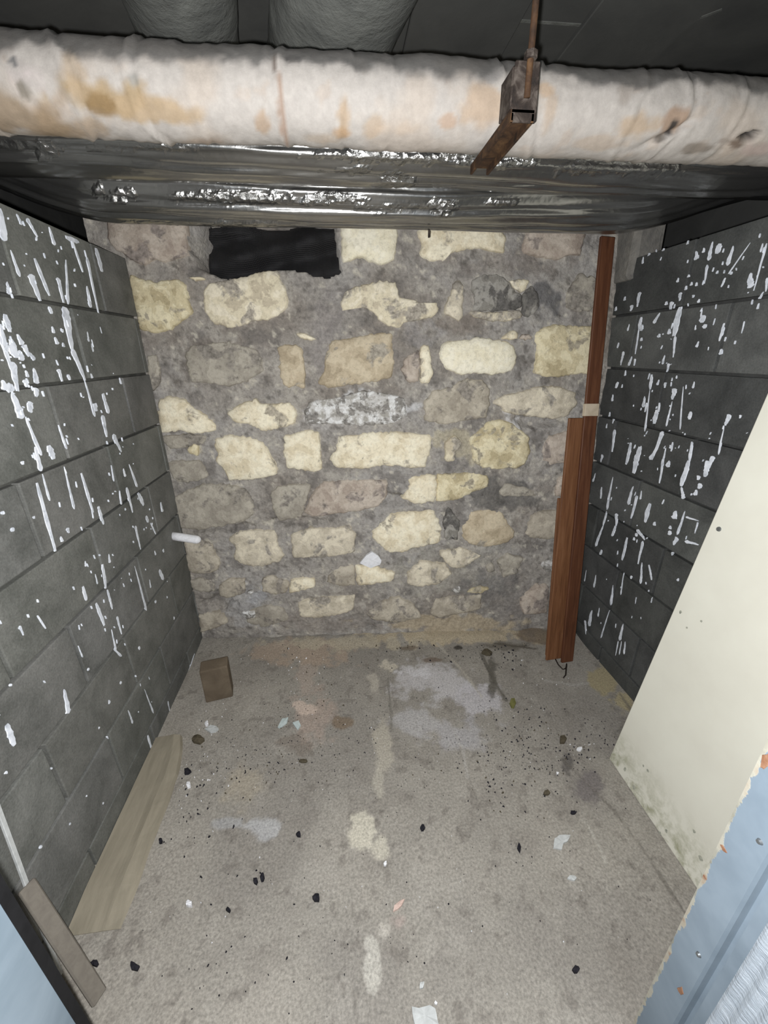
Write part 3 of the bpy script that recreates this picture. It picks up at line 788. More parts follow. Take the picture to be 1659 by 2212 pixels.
LDOT = [(25,742,9),(44,768,8),(8,832,8),(55,828,6),(48,1000,4),(132,1165,4),(136,745,3),(108,670,4),(148,815,3),(196,812,4),(205,880,4),
 (235,1516,4),(190,1446,3),(260,1475,3),(12,1670,5),(213,1572,3),(22,1480,3),(110,1660,3),(186,1720,3),(222,1735,3),(150,1780,3),(87,1830,4),(300,1400,3),(335,1300,3),(352,1190,3),
 (375,1335,3),(360,1290,2),(270,1100,2),(5,1108,4),(26,1144,4),(72,1118,3),(146,1146,4)]
RRUN = [(1539,522,1530,563,11),(1528,572,1521,613,7),(1556,526,1547,548,16),(1584,531,1571,574,12),(1621,524,1573,592,4),(1567,600,1558,620,5),
 (1656,526,1628,628,6),(1621,590,1621,622,19),(1658,600,1654,630,8),(1504,542,1504,561,10),(1521,535,1519,546,8),(1382,631,1376,663,9),
 (1365,659,1363,672,9),(1426,676,1411,698,8),(1469,663,1455,726,15),(1459,726,1454,772,7),(1385,685,1380,711,7),(1380,711,1372,765,3),
 (1517,668,1514,685,5),(1503,702,1502,713,5),(1565,698,1554,737,7),(1510,737,1504,750,8),(1608,694,1602,720,3),(1347,759,1341,789,7),
 (1436,767,1431,787,6),(1445,785,1441,802,7),(1408,809,1404,841,7),(1404,841,1393,932,4),(1458,839,1452,863,13),(1452,867,1439,921,5),
 (1393,856,1389,880,8),(1419,885,1413,915,10),(1476,835,1469,928,4),(1492,889,1489,906,9),(1500,824,1497,839,6),(1576,895,1567,919,14),
 (1565,919,1552,982,5),(1432,932,1408,993,10),(1328,928,1322,976,7),(1363,956,1354,997,7),(1385,963,1372,997,13),(1495,954,1489,997,6),
 (1540,985,1530,1012,12),(1324,852,1322,867,5),(1439,967,1432,997,5),(1470,632,1468,650,9),
 (1382,965,1368,1022,12),(1420,965,1404,993,9),(1363,965,1352,1003,7),(1488,995,1471,1050,11),(1472,1052,1476,1078,9),(1433,990,1425,1044,7),
 (1528,995,1523,1030,12),(1324,1030,1311,1101,7),(1311,1104,1303,1134,4),(1303,1134,1286,1180,6),(1368,1050,1357,1090,9),(1376,1071,1363,1120,7),
 (1404,1087,1393,1128,10),(1386,1060,1383,1079,4),(1332,1109,1331,1136,9),(1330,1136,1322,1158,6),(1480,1104,1463,1155,7),(1463,1161,1455,1177,11),
 (1480,1169,1509,1177,8),(1482,1117,1509,1125,5),(1508,1128,1501,1152,4),(1355,1161,1344,1210,6),(1389,1169,1378,1218,7),(1387,1215,1384,1261,7),
 (1402,1220,1408,1253,5),(1376,1144,1393,1166,8),(1287,1022,1281,1041,5),(1300,1052,1298,1077,5),(1302,982,1298,998,7),(1288,1242,1283,1269,6),
 (1325,1264,1319,1307,7),(1317,1318,1298,1378,4),(1348,1237,1341,1285,4),(1279,1318,1272,1352,11),(1264,1340,1266,1370,7),(1347,1348,1338,1383,9),
 (1336,1385,1330,1416,3),(1343,1385,1338,1414,3),(1351,1386,1348,1413,6),(1295,1313,1292,1332,4),(1267,1231,1263,1256,3),(1300,1188,1296,1198,5),
 (1390,555,1388,570,5),(1404,538,1402,552,7),(1420,535,1417,543,6),(1435,530,1433,542,7),(1488,515,1485,528,6),(1309,770,1306,790,6),(1337,740,1334,752,4),(1310,735,1308,745,3),
 (1352,800,1350,812,4),(1335,825,1330,838,5),(1318,890,1316,900,4),(1360,700,1356,715,4),(1365,770,1358,790,5),(1372,775,1370,790,4),(1345,830,1343,838,3),
 (1326,905,1324,915,4),(1312,915,1310,925,4),(1425,870,1423,890,4),(1398,870,1393,890,5),(1424,820,1420,832,5),(1438,826,1436,838,6),(1640,655,1636,668,5),(1650,630,1640,646,5),
 (1454,955,1450,975,4),(1375,1290,1373,1304,3),(1410,1290,1407,1302,4),(1262,1052,1259,1070,3)]
RDOT = [(1518,689,7),(1523,705,5),(1558,760,5),(1488,596,3),(1494,613,3),(1505,614,3),(1482,622,3),(1498,640,3),(1386,708,4),(1386,733,3),(1446,716,5),(1424,725,4),
 (1444,1002,6),(1509,1032,5),(1512,1050,5),(1503,1064,5),(1448,1139,4),(1447,1151,4),(1414,1131,4),(1458,1112,7),(1453,1196,3),(1465,1252,3),(1364,1247,3),(1402,1276,2),
 (1465,605,3),(1449,965,3),(1600,900,3),(1580,590,3),(1550,588,3),(1510,650,3),(1440,655,4),(1450,660,5),(1375,1155,3),(1370,1164,3),(1320,640,3),(1350,645,3),(1331,667,3)]
drips('paint_drips', wall_left, XL, 1, LRUN, LDOT, 3)
drips('paint_drips', wall_right, XR, -1, RRUN, RDOT, 8)

# ================================================================== OUTER SHELL
def slab(name, x0, x1, y0, y1, z0, z1, mat, label, cat):
    return structure(obj_bm(name, box_bm(x0, x1, y0, y1, z0, z1), mat), label, cat)
slab('wall_far_back', -1.80, 2.20, 8.0, 8.1, -.03, 2.26, 'farwall', 'grey wall added far behind the neighbouring bays to keep the gaps dark', 'wall')  # added, and set far off so the gaps above the side walls stay dark
slab('wall_far_left', -1.80, -1.70, .2, 8.05, -.03, 2.26, 'farwall', 'grey wall of the neighbouring bay beyond the left block wall, added to keep ambient light out', 'wall')  # side walls of the shell, added to shut out ambient light
slab('wall_far_right', 2.10, 2.20, .2, 8.05, -.03, 2.26, 'farwall', 'grey wall of the neighbouring bay beyond the right block wall, added to keep ambient light out', 'wall')
ceil = slab('ceiling', -1.80, 2.20, -.2, 8.1, 2.25, 2.35, 'ceiling', 'sooty dark grey ceiling above the pipes', 'ceiling')
for (u0, v0, u1, v1) in [(862, 18, 958, 24), (1062, 40, 1290, 56), (1290, 56, 1440, 66), (1440, 66, 1560, 20)]:   # pale chalk-like marks
    a, b = at_z(u0, v0, 2.25), at_z(u1, v1, 2.25)
    beam('paint_line', (a[0], a[1], 2.2495), (b[0], b[1], 2.2495), .010, .002, (0, 1, 0), 'insul', ceil, 0)
for k, x in enumerate([-.25, .42, .93]):
    obj_bm('ceiling_board', box_bm(x-.16, x+.16, .3, 1.9, 2.235, 2.252, .003, 1), 'ceiling', ceil)
# front partition left and right of the doorway
slab('wall_front_left', -1.75, -.470, .20, .355, -.03, 2.26, 'block_l', 'end of the block partition left of the doorway', 'wall')
slab('wall_front_right', .585, 2.15, .12, .345, -.03, 2.26, 'block_r', 'end of the block partition right of the doorway', 'wall')

# door frame, right jamb: stepped section pulled up from the floor
def extrude(name, prof, z0, z1, mat, parent=None, nz=2):
    V, Fc = [], []; n = len(prof)
    for i in range(nz):
        z = z0+(z1-z0)*i/(nz-1)
        for p in prof: V.append((p[0], p[1], z))
    for i in range(nz-1):
        for k in range(n):
            k2 = (k+1) % n; Fc.append((i*n+k, i*n+k2, (i+1)*n+k2, (i+1)*n+k))
    Fc.append(tuple(range(n))[::-1]); Fc.append(tuple((nz-1)*n+k for k in range(n)))
    bm = bmesh.new(); vv = [bm.verts.new(p) for p in V]
    for f in Fc: bm.faces.new([vv[i] for i in f])
    return obj_bm(name, bm, mat, parent)
s = 1.0385
trim1 = extrude('trim_1', [(.551, .331), (.551, .279), (.556, .276), (.566, .274), (.566, .264), (.551, .261), (.551, .246), (.548, .243), (.548, .10), (.60, .10), (.60, .331)],
                -.01, 2.2, 'jamb')
structure(trim1, 'pale blue painted metal door jamb with a dark groove, beside the cream panel', 'door frame')
prof = []
for i in range(40):
    t = i/39; prof.append((.548-.005-.0015*math.sin(i*1.1), .243-.14*t))
V = [(x, y) for x, y in prof]+[(.552, .10), (.552, .243)]
extrude('white_strip', V, -.01, 2.2, 'whitecloth', trim1)
for (u, v) in [(1642, 1818), (1510, 2062)]:
    p = at_x(u, v, .551)
    bm = bmesh.new(); bmesh.ops.create_cone(bm, cap_ends=True, segments=12, radius1=.0045, radius2=.0030, depth=.004)
    bmesh.ops.rotate(bm, verts=bm.verts, matrix=Euler((0, -math.pi/2, 0)).to_matrix())
    obj_bm('screw', bm, 'steel', trim1, loc=(.5495, p[1], p[2]))
RUSTCHIP = speckle_mat('rust_stain', [(112, 70, 46), (150, 116, 92)], 60, .9, .4, .002)
for i, (u, v, w, h, mt) in enumerate([(1656, 1640, 12, 60, RUSTCHIP), (1563, 1834, 12, 18, RUSTCHIP), (1470, 2140, 16, 40, RUSTCHIP)]):
    p = at_x(u, v, .5508); k = 1100.0
    pts = [(p[0], p[1]+w/k*.6*math.cos(a)*(.35+.9*rnd.random()), p[2]+h/k*.5*math.sin(a)*(.35+.9*rnd.random())) for a in [j*2*math.pi/9 for j in range(9)]]
    pts = [(x, min(y, .3305), z) for x, y, z in pts]
    bm = bmesh.new()
    lo = [bm.verts.new((.5515, y, z)) for x, y, z in pts]; hi = [bm.verts.new((.5502, p[1]+(y-p[1])*.85, p[2]+(z-p[2])*.85)) for x, y, z in pts]
    for j in range(9): bm.faces.new((lo[j], lo[(j+1) % 9], hi[(j+1) % 9], hi[j]))
    bm.faces.new(hi)
    obj_bm('paint_chip', bm, mt, trim1)
# left jamb
trim2 = extrude('trim_2', [(-.436, .329), (-.436, .10), (-.50, .10), (-.50, .329)], -.01, 2.2, 'blue')
structure(trim2, 'pale blue door jamb with a black strip along its edge, left of the doorway', 'door frame')
extrude('edge_strip', [(-.4355, .3285), (-.439, .346), (-.452, .352), (-.470, .352), (-.470, .3285)], -.01, 2.2, 'black', trim2)  # plain black strip along the inner edge of the jamb

# ================================================================== PIPES
PY, PZ, PR = 1.02*s, 1.35+(1.75-1.3)*s, .067*s
def lag_param(u, v):
    """where a pixel's sight line meets the pipe: (x, angle)"""
    w = ray(u, v); a = w[1]**2+w[2]**2; oy, oz = -PY, H-PZ
    b = 2*(w[1]*oy+w[2]*oz); c = oy*oy+oz*oz-PR*PR; dsc = b*b-4*a*c
    t = (-b-math.sqrt(max(dsc, 0)))/(2*a); p = CAM+w*t
    return p[0], math.atan2(p[2]-PZ, -(p[1]-PY))           # 0 = towards the room, + = up
nxp, nth = 520, 96
xs = np.linspace(-1.72, 2.12, nxp); th = np.linspace(-math.pi, math.pi, nth, endpoint=False)
XP, TH = np.meshgrid(xs, th, indexing='ij')
r = PR*np.ones_like(XP)
cxn, cyn = np.cos(TH)*PR, np.sin(TH)*PR
r += (fbm(XP, cxn, cyn, 9, 3, 2)-.5)*.010 + (fbm(XP*1.5, cxn, cyn, 45, 3, 6)-.5)*.004
SEAMS = [(150, .006), (310, .006), (415, .003), (598, .004), (612, .003), (745, .004), (840, .003), (1080, .007), (1170, .006), (1385, .004), (1475, .007), (1600, .005), (-60, .005)]
for u, dp in SEAMS:                                        # wraps of the cloth end in low ridges
    x0, _ = lag_param(u, 230)
    dx = XP-x0+.012*np.sin(TH*1.5+u)+(fbm(TH*.5, u*.1, 0, 2, 2, 4)-.5)*.03
    r += dp*np.exp(-(dx/.006)**2)*.6 - dp*.6*np.exp(-((dx-.010)/.006)**2)
# twisted, dented stretch at the right end, torn open at one place
xd, td = lag_param(1450, 285); r -= .012*np.exp(-((XP-xd-.12*(TH-td))/.012)**2-((TH-td)/.35)**2)
xh, tt = lag_param(1622, 296); tear = np.hypot((XP-xh-.04*(TH-tt))/.028, (TH-tt)/.16)+(fbm(XP, cxn, cyn, 60, 3, 77)-.5)*.9
r -= .03*sstep(1.0, .6, tear)
P = np.stack([XP, PY-np.cos(TH)*r, PZ+np.sin(TH)*r], -1).reshape(-1, 3)
fc = []
for i in range(nxp-1):
    for k in range(nth):
        k2 = (k+1) % nth; fc.append((i*nth+k, (i+1)*nth+k, (i+1)*nth+k2, i*nth+k2))
pipe = obj_from('lagged_pipe', P, fc, 'lagging', smooth=True, origin=(0, PY, PZ))
tag(pipe, 'thick white cloth-wrapped pipe with brown water stains, crossing above in front of the foil ducts', 'pipe')
X1, T1 = XP.ravel(), TH.ravel(); Cx, Cy = cxn.ravel(), cyn.ravel()
n1 = fbm(X1, Cx, Cy, 8, 5, 4); n2 = fbm(X1, Cx, Cy, 26, 5, 14)
cols = np.tile(L((160, 154, 147)), (len(X1), 1))
cols = blend(cols, sstep(.52, .66, n1)*.5, (162, 149, 135))
cols = blend(cols, sstep(.60, .70, n2)*.35, (160, 144, 128))
def lpatch(cols, u, v, ru, rv, c, amt, e=.5, seed=0, nz=1.0):
    x0, t0 = lag_param(u, v); xa, _ = lag_param(u+ru, v); _, tb = lag_param(u, v+rv)
    d = np.hypot((X1-x0)/(xa-x0), (T1-t0)/(abs(tb-t0)+1e-3))+(fbm(X1, Cx, Cy, 22, 4, 120+seed)-.5)*2*nz
    return blend(cols, sstep(1, 1-e, d)*amt, c)
for i, (u, v, ru, rv, c, a, e) in enumerate([
    (240, 215, 110, 45, (184, 158, 118), .9, .6), (330, 245, 120, 30, (196, 170, 134), .85, .6), (220, 225, 36, 26, (152, 122, 78), .8, .6),
    (60, 265, 130, 34, (168, 146, 118), .85, .6), (150, 280, 100, 24, (176, 152, 122), .7, .6), (60, 160, 80, 50, (222, 206, 204), .6, .7), (160, 150, 22, 60, (196, 172, 140), .6, .5),
    (30, 135, 16, 20, (110, 110, 110), .85, .4), (52, 195, 14, 26, (140, 132, 118), .85, .4), (290, 170, 20, 30, (160, 158, 150), .7, .5),
    (570, 275, 20, 30, (190, 160, 128), .7, .5), (608, 240, 10, 80, (172, 138, 112), .7, .4), (742, 260, 14, 60, (196, 168, 134), .75, .4), (735, 285, 26, 18, (200, 166, 128), .8, .4),
    (700, 300, 60, 12, (200, 180, 156), .5, .6), (440, 305, 80, 12, (186, 162, 140), .6, .6), (810, 270, 24, 34, (204, 178, 148), .6, .5),
    (1040, 225, 50, 55, (204, 178, 150), .8, .6), (970, 265, 34, 18, (206, 174, 146), .7, .5), (880, 280, 60, 20, (212, 190, 166), .5, .6),
    (1180, 195, 24, 24, (212, 184, 154), .8, .4), (1185, 255, 20, 50, (206, 182, 156), .6, .5), (1380, 275, 70, 36, (200, 176, 148), .85, .5), (1300, 310, 80, 16, (196, 176, 154), .6, .6),
    (1455, 255, 36, 50, (180, 150, 124), .85, .5), (1450, 280, 12, 26, (62, 56, 52), .95, .35), (1428, 300, 10, 12, (84, 76, 68), .8, .4), (1520, 320, 60, 16, (150, 138, 124), .8, .5),
    (1590, 310, 40, 18, (120, 100, 84), .85, .5), (1640, 325, 40, 20, (206, 182, 172), .6, .6), (1350, 200, 14, 40, (176, 164, 152), .6, .5), (630, 122, 26, 10, (84, 80, 78), .9, .4), (590, 135, 5, 30, (120, 104, 92), .8, .4),
    (1075, 160, 36, 40, (150, 146, 142), .7, .6), (1320, 160, 20, 14, (150, 144, 140), .6, .5),
    ]):
    cols = lpatch(cols, u, v, ru, rv, tuple(k*.77 for k in c), a, e, i*3.1)
# soot and dust settled on the top of the pipe
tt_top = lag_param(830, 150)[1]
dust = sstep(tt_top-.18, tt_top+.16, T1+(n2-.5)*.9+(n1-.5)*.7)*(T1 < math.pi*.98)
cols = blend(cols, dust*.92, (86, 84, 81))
cols = blend(cols, sstep(1.0, .7, tear.ravel()), (52, 48, 45))
set_tint(pipe, cols)

# foil ducts behind it
def foil_duct(name, y, z, rad, label, seed, bend, zones):
    nxf, nt = 560, 90
    xs = np.linspace(-1.72, 2.12, nxf); th = np.linspace(-math.pi, math.pi, nt, endpoint=False)
    XP, TH = np.meshgrid(xs, th, indexing='ij')
    c, sn = np.cos(TH)*rad, np.sin(TH)*rad
    zz = z+bend(XP)
    P0 = np.stack([XP, y-np.cos(TH)*rad, zz+np.sin(TH)*rad], -1)
    px = to_px(P0)
    zone = np.zeros_like(XP)                                # where the foil has been crumpled by hand
    for u, v, ru, rv, amt in zones:
        d = np.hypot((px[..., 0]-u)/ru, (px[..., 1]-v)/rv)+(fbm(XP, c, sn, 38, 4, seed+u*.01)-.5)*1.6
        zone = np.maximum(zone, amt*sstep(1, .55, d))
    zone *= (np.cos(TH) > -.6)
    r = rad+(fbm(XP*.35, c, sn, 9, 3, seed)-.5)*.014
    cr = fbm(XP, c*1.4, sn*1.4, 60, 3, seed+5); r += (np.abs(cr-.5)*.012-.002)*zone
    for a0, dp in ((-.7, .006), (-1.25, .005), (-.15, .004)):   # long shallow folds where the sheet overlaps
        wv = TH-a0-.15*np.sin(XP*2.2+seed)-(fbm(XP, 0, 0, 3, 2, seed+a0)-.5)*.3
        r += dp*np.exp(-(wv/.05)**2)-dp*np.exp(-((wv-.12)/.06)**2)
    P = np.stack([XP, y-np.cos(TH)*r, zz+np.sin(TH)*r], -1).reshape(-1, 3)
    fc = []
    for i in range(nxf-1):
        for k in range(nt):
            k2 = (k+1) % nt; fc.append((i*nt+k, (i+1)*nt+k, (i+1)*nt+k2, i*nt+k2))
    o = obj_from(name, P, fc, 'foil', smooth=True, origin=(0, y, z))
    at = o.data.attributes.new('crinkle', 'FLOAT', 'POINT'); at.data.foreach_set('value', zone.ravel().astype(np.float32))
    return tag(o, label, 'duct')
AY, AZ, AR = 1.25*s, 1.35+.487*s, .0925*s
BY, BZ, BR = 1.46*s, 1.35+.445*s, .092*s
foil_a = foil_duct('foil_duct', AY, AZ, AR, 'upper crinkled foil-wrapped duct, directly behind the white wrapped pipe', 3, lambda x: 0*x,
    [(850, 335, 190, 22, 1), (860, 398, 46, 24, 1), (1110, 338, 60, 20, .9), (60, 312, 70, 12, .7), (105, 325, 30, 16, .9), (1340, 360, 170, 20, .45), (320, 318, 120, 8, .5), (760, 370, 60, 10, .6)])
foil_b = foil_duct('foil_duct', BY, BZ, BR, 'lower crinkled foil-wrapped duct running along the top of the stone wall', 17,
    lambda x: .16*sstep(-.62, -1.25, x)+.13*sstep(.92, 1.6, x),
    [(265, 420, 46, 16, 1), (500, 425, 130, 18, 1), (720, 430, 90, 16, .8), (955, 446, 34, 20, 1), (1085, 436, 40, 8, .8), (420, 482, 160, 6, .6), (20, 425, 20, 16, .8), (830, 450, 70, 10, .6), (210, 410, 14, 16, .8)])
# little hanging nail below the lower duct
p0 = at_y(927, 497, BY); tube('nail', [(p0[0], BY, BZ-BR+.01), (p0[0], BY, BZ-BR-.022)], .0035, 'rustdark', foil_b, 8)

# hanger: rod, side plate and channel under the pipe
zbar = PZ-PR-.004
pf = at_z(1128, 238, zbar)
hx = pf[0]; hy = pf[1]
hang = empty('pipe_hanger', (hx, hy, zbar), 'rusty steel hanger with a thin rod, carrying the white wrapped pipe', 'hanger')
bm = box_bm(-.022, .022, -.004, PY+PR*.75-hy, -.006, 0, .001, 1)
ch = obj_bm('channel', bm, 'rust', hang, loc=(hx, hy, zbar))
obj_bm('channel_lip', box_bm(-.022, -.016, -.004, PY+PR*.75-hy, -.018, -.005, .001, 1), 'rust', hang, loc=(hx, hy, zbar))
obj_bm('channel_lip', box_bm(.016, .022, -.004, PY+PR*.75-hy, -.018, -.005, .001, 1), 'rust', hang, loc=(hx, hy, zbar))
ptop = at_y(1135, 132, hy)
bm = box_bm(-.024, .024, -.004, .002, -.018, ptop[2]-zbar, .002, 1)
for v in bm.verts:
    if v.co.z > .03: v.co.x *= .92
obj_bm('side_plate', bm, 'rustdark', hang, loc=(hx+.002, hy, zbar))
bm = box_bm(-.024, -.019, -.002, .05, 0, ptop[2]-zbar-.008, .001, 1)
obj_bm('side_flange', bm, 'rustdark', hang, loc=(hx, hy, zbar))
bm = box_bm(.019, .024, -.002, .05, 0, ptop[2]-zbar-.008, .001, 1)
obj_bm('side_flange', bm, 'rustdark', hang, loc=(hx, hy, zbar))
tube('rod', [(hx+.004, hy-.006, ptop[2]-.05), (hx+.004, hy-.006, 2.252)], .0055, 'rust', hang, 10)
bm = bmesh.new(); bmesh.ops.create_cone(bm, cap_ends=True, segments=6, radius1=.011, radius2=.011, depth=.010)
obj_bm('nut', bm, 'rustdark', hang, loc=(hx+.004, hy-.006, ptop[2]+.004))

# dusty insulated pipes up under the ceiling
def over(name, u0, u1, v, rot, label, seed, rad_y):
    a, b = at_z(u0, v, 2.14), at_z(u1, v, 2.14)
    rad = (b[0]-a[0])/2; cx_ = (a[0]+b[0])/2; y0 = a[1]
    dirv = np.array([math.sin(rot), math.cos(rot), 0]); sd = np.array([math.cos(rot), -math.sin(rot), 0])
    V, Fc = [], []; n, nl = 48, 60
    for i in range(nl):
        t = -.35+1.0*i/(nl-1)
        for k in range(n):
            q = 2*math.pi*k/n
            rr = rad*(1+.10*(float(fbm(np.array(t*6+seed), math.cos(q), math.sin(q), 1.2, 3, seed))-.5))
            V.append(np.array([cx_, y0, 2.14])+dirv*t+sd*rr*math.cos(q)+np.array([0, 0, rr*math.sin(q)*.75]))
    for i in range(nl-1):
        for k in range(n):
            k2 = (k+1) % n; Fc.append((i*n+k, (i+1)*n+k, (i+1)*n+k2, i*n+k2))
    Fc.append(tuple(range(n))); Fc.append(tuple((nl-1)*n+k for k in range(n))[::-1])
    o = obj_from(name, V, Fc, 'insul', smooth=True, origin=(cx_, y0, 2.14))
    tag(o, label, 'pipe')
    return o
over('insulated_pipe', 275, 505, 20, math.radians(-10), 'grey dusty insulated pipe under the ceiling, the narrower of the two', 3, .1)
over('insulated_pipe', 590, 870, 10, math.radians(-13), 'thick grey insulated pipe under the ceiling, the wider of the two', 9, .1)

# ================================================================== THINGS AGAINST THE WALLS
# cream panel leaning on the right wall
x0p, slope, yp0, yp1, hp, tp = .896, .121, .362, .914, 1.90, .042
ang = math.atan(slope)
bm = box_bm(0, tp, yp0, yp1, 0, hp, .002, 2)
panel = empty('leaning_panel', (x0p, (yp0+yp1)/2, 0), 'large cream painted panel leaning against the right block wall beside the blue jamb', 'panel')
rotm = Matrix.Rotation(ang, 4, 'Y')
bmesh.ops.transform(bm, matrix=Matrix.Translation((x0p, 0, 0.001)) @ rotm, verts=bm.verts)
obj_bm('board', bm, 'panel', panel)
w = ray(1553, 1143)
t = x0p/(w[0]-slope*w[2]); t = (x0p+slope*H)/(w[0]-slope*w[2])
p = CAM+w*t
bm = bmesh.new(); bmesh.ops.create_cone(bm, cap_ends=True, segments=14, radius1=.008, radius2=.006, depth=.005)
bmesh.ops.rotate(bm, verts=bm.verts, matrix=Euler((0, -math.pi/2+ang, 0)).to_matrix())
obj_bm('screw', bm, 'steel', panel, loc=tuple(p))
SMUDGE = speckle_mat('grey_smudge', [(120, 124, 112), (196, 194, 178)], 90, .9, .2, .001)
for (u, v, a) in [(1470, 1322, 5), (1516, 1342, 4), (1484, 1356, 3), (1514, 1855, 6), (1400, 1665, 5), (1390, 1655, 4), (1425, 1800, 6), (1370, 1700, 7), (1350, 1662, 6), (1440, 1795, 5), (1500, 1795, 4)]:
    w = ray(u, v); t = (x0p+slope*H)/(w[0]-slope*w[2]); q = CAM+w*t
    bm = bmesh.new()
    pts = [bm.verts.new((-.0007, a/900*math.cos(j*.9)*(.5+rnd.random()*.7), a/700*math.sin(j*.9)*(.5+rnd.random()*.7))) for j in range(7)]
    bm.faces.new(pts)
    bmesh.ops.rotate(bm, verts=bm.verts, matrix=Euler((0, ang, 0)).to_matrix())
    obj_bm('scuff', bm, SMUDGE, panel, loc=tuple(q))

# brown battens leaning in the corner
def batten(name, bot, top, wpx, tk, mat, label, ytop, zofs=0.0):
    b = at_z(*bot); b[2] = .002+zofs
    t = at_y(top[0], top[1], ytop)
    rng = np.linalg.norm(b-CAM)
    side = np.array([1, .12, 0])
    sc = np.linalg.norm(to_px(b+side*.01)-to_px(b))/.01
    o = beam(name, b, t, wpx/sc, tk, side, mat)
    return tag(o, label, 'batten', 'brown battens leaning in the corner')
bA = batten('wooden_batten', (1224, 1430), (1312, 512), 25, .012, 'redbrown', 'tallest red-brown batten with a cream tape band, leaning in the corner', 1.655)
bB = batten('wooden_batten', (1195, 1424), (1247, 903), 33, .012, 'brown', 'mid-height brown batten leaning in front of the tallest one', 1.565)
bC = batten('wooden_batten', (1184, 1416), (1211, 1076), 12, .010, 'brown', 'shortest brown batten, showing as a narrow edge beside the mid-height one', 1.60)
# tape band on the tall batten
lb = bA.matrix_world
p = at_y(1278, 886, 1.5)
inv = lb.inverted(); best = min((abs(to_px(np.array(lb @ Vector((0, 0, z))))[1]-886), z) for z in np.linspace(.2, 1.7, 300))[1]
wA = max(v.co.x for v in bA.data.vertices)*2
bm = box_bm(-wA/2-.002, wA/2+.002, -.008, .008, best-.024, best+.024, .001, 1)
tp_ = obj_bm('tape_band', bm, speckle_mat('cream_tape', [(176, 162, 140), (200, 186, 164)], 20, .7, .2, .001)); tp_.parent = bA
# wire hook at the foot of the battens
p = [at_z(u, v, .006) for u, v in [(1200, 1424), (1206, 1436), (1216, 1446), (1222, 1444), (1224, 1434), (1222, 1458), (1217, 1464)]]
o = tube('wire_hook', [tuple(x) for x in p], .003, 'rustdark', None, 6, origin=p[0])
tag(o, 'bent rusty wire hook on the floor at the foot of the battens', 'wire')

# boards along the left
a0 = at_z(337, 1614); a1 = at_z(162, 2036)
xb0 = -.743; yA, yB = 1.185, .63
bm = bmesh.new()
prof = [(xb0, 0), (xb0, .010), (-.672, .014), (-.650, .018), (-.616, .012), (-.608, 0)]
ns = 26; rows = []
for i in range(ns):
    y = yB+(yA-yB)*i/(ns-1); row = []
    tap = 1 if i < ns-8 else 1-.30*((i-(ns-8))/7)**1.3
    low = min(1, .15+i/5)
    for j, (x, z) in enumerate(prof):
        wob = (float(fbm(np.array(y*1.0), j*2., 0., 14, 3, 5))-.5)*.012
        xx = x if j < 2 else xb0+(x-xb0)*tap+wob
        row.append(bm.verts.new((xx, y, z*low*(1 if j in (0, 5) else .9+.3*float(fbm(np.array(y), j*1., 0., 20, 2, 8))))))
    rows.append(row)
for r0, r1 in zip(rows[:-1], rows[1:]):
    for j in range(len(prof)-1): bm.faces.new((r0[j], r0[j+1], r1[j+1], r1[j]))
    bm.faces.new((r0[-1], r0[0], r1[0], r1[-1]))
bm.faces.new(rows[0]); bm.faces.new(rows[-1][::-1])
o = obj_bm('floor_board', bm, 'beige', None)
bpy.context.view_layer.update()
tag(o, 'long beige dusty board lying along the foot of the left block wall', 'board')

pb = at_z(216, 2158); pt = at_x(56, 1913, XL+.022)
o = beam('board_offcut', (pb[0], pb[1], .004), (pt[0], pt[1], pt[2]), .034, .010, (.3, 1, 0), 'taupe', None, .003)
tag(o, 'short beige board offcut leaning on the left block wall behind the black jamb strip', 'board')
pb = at_x(48, 2010, XL+.012); pt = at_x(-22, 1700, XL+.008)
o = beam('pale_lath', (pb[0]+.02, pb[1], .0), (pt[0], pt[1], pt[2]), .010, .006, (0, 1, 0), 'chipgrey', None, .001)
tag(o, 'narrow pale lath standing against the left block wall near the doorway', 'lath')

# brown brick standing near the back left corner
pb = at_z(470, 1512); pr = at_z(498, 1503)
br = obj_bm('brick', box_bm(-.055, .052, -.032, .032, 0, .165, .006, 2), 'brick', None, loc=(pb[0]+.004, pb[1]+.03, 0))
br.rotation_euler = (0, 0, math.radians(12))
tag(br, 'brown brick standing on end near the back left corner', 'brick')

# white capsule added in place of a dust speck lit by the flash
pa = at_x(374, 1157, XL); pe = at_y(434, 1167, pa[1]-.012)
pts = []; rad = []
for t in [0, .3, .6, .85, .88, .91, .94, .97, .985, .995, 1.0]:
    pts.append(tuple(pa+(pe-pa)*t-np.array([.01, 0, 0])*(1-t)))
    rad.append(.0185*math.sqrt(max(.02, 1-(max(0, t-.85)/.15)**2)))
o = tube('lit_speck', pts, rad, 'chipwhite', None, 14, origin=pa)
tag(o, 'bright white capsule by the left wall, added for a dust speck lit by the flash', 'speck')

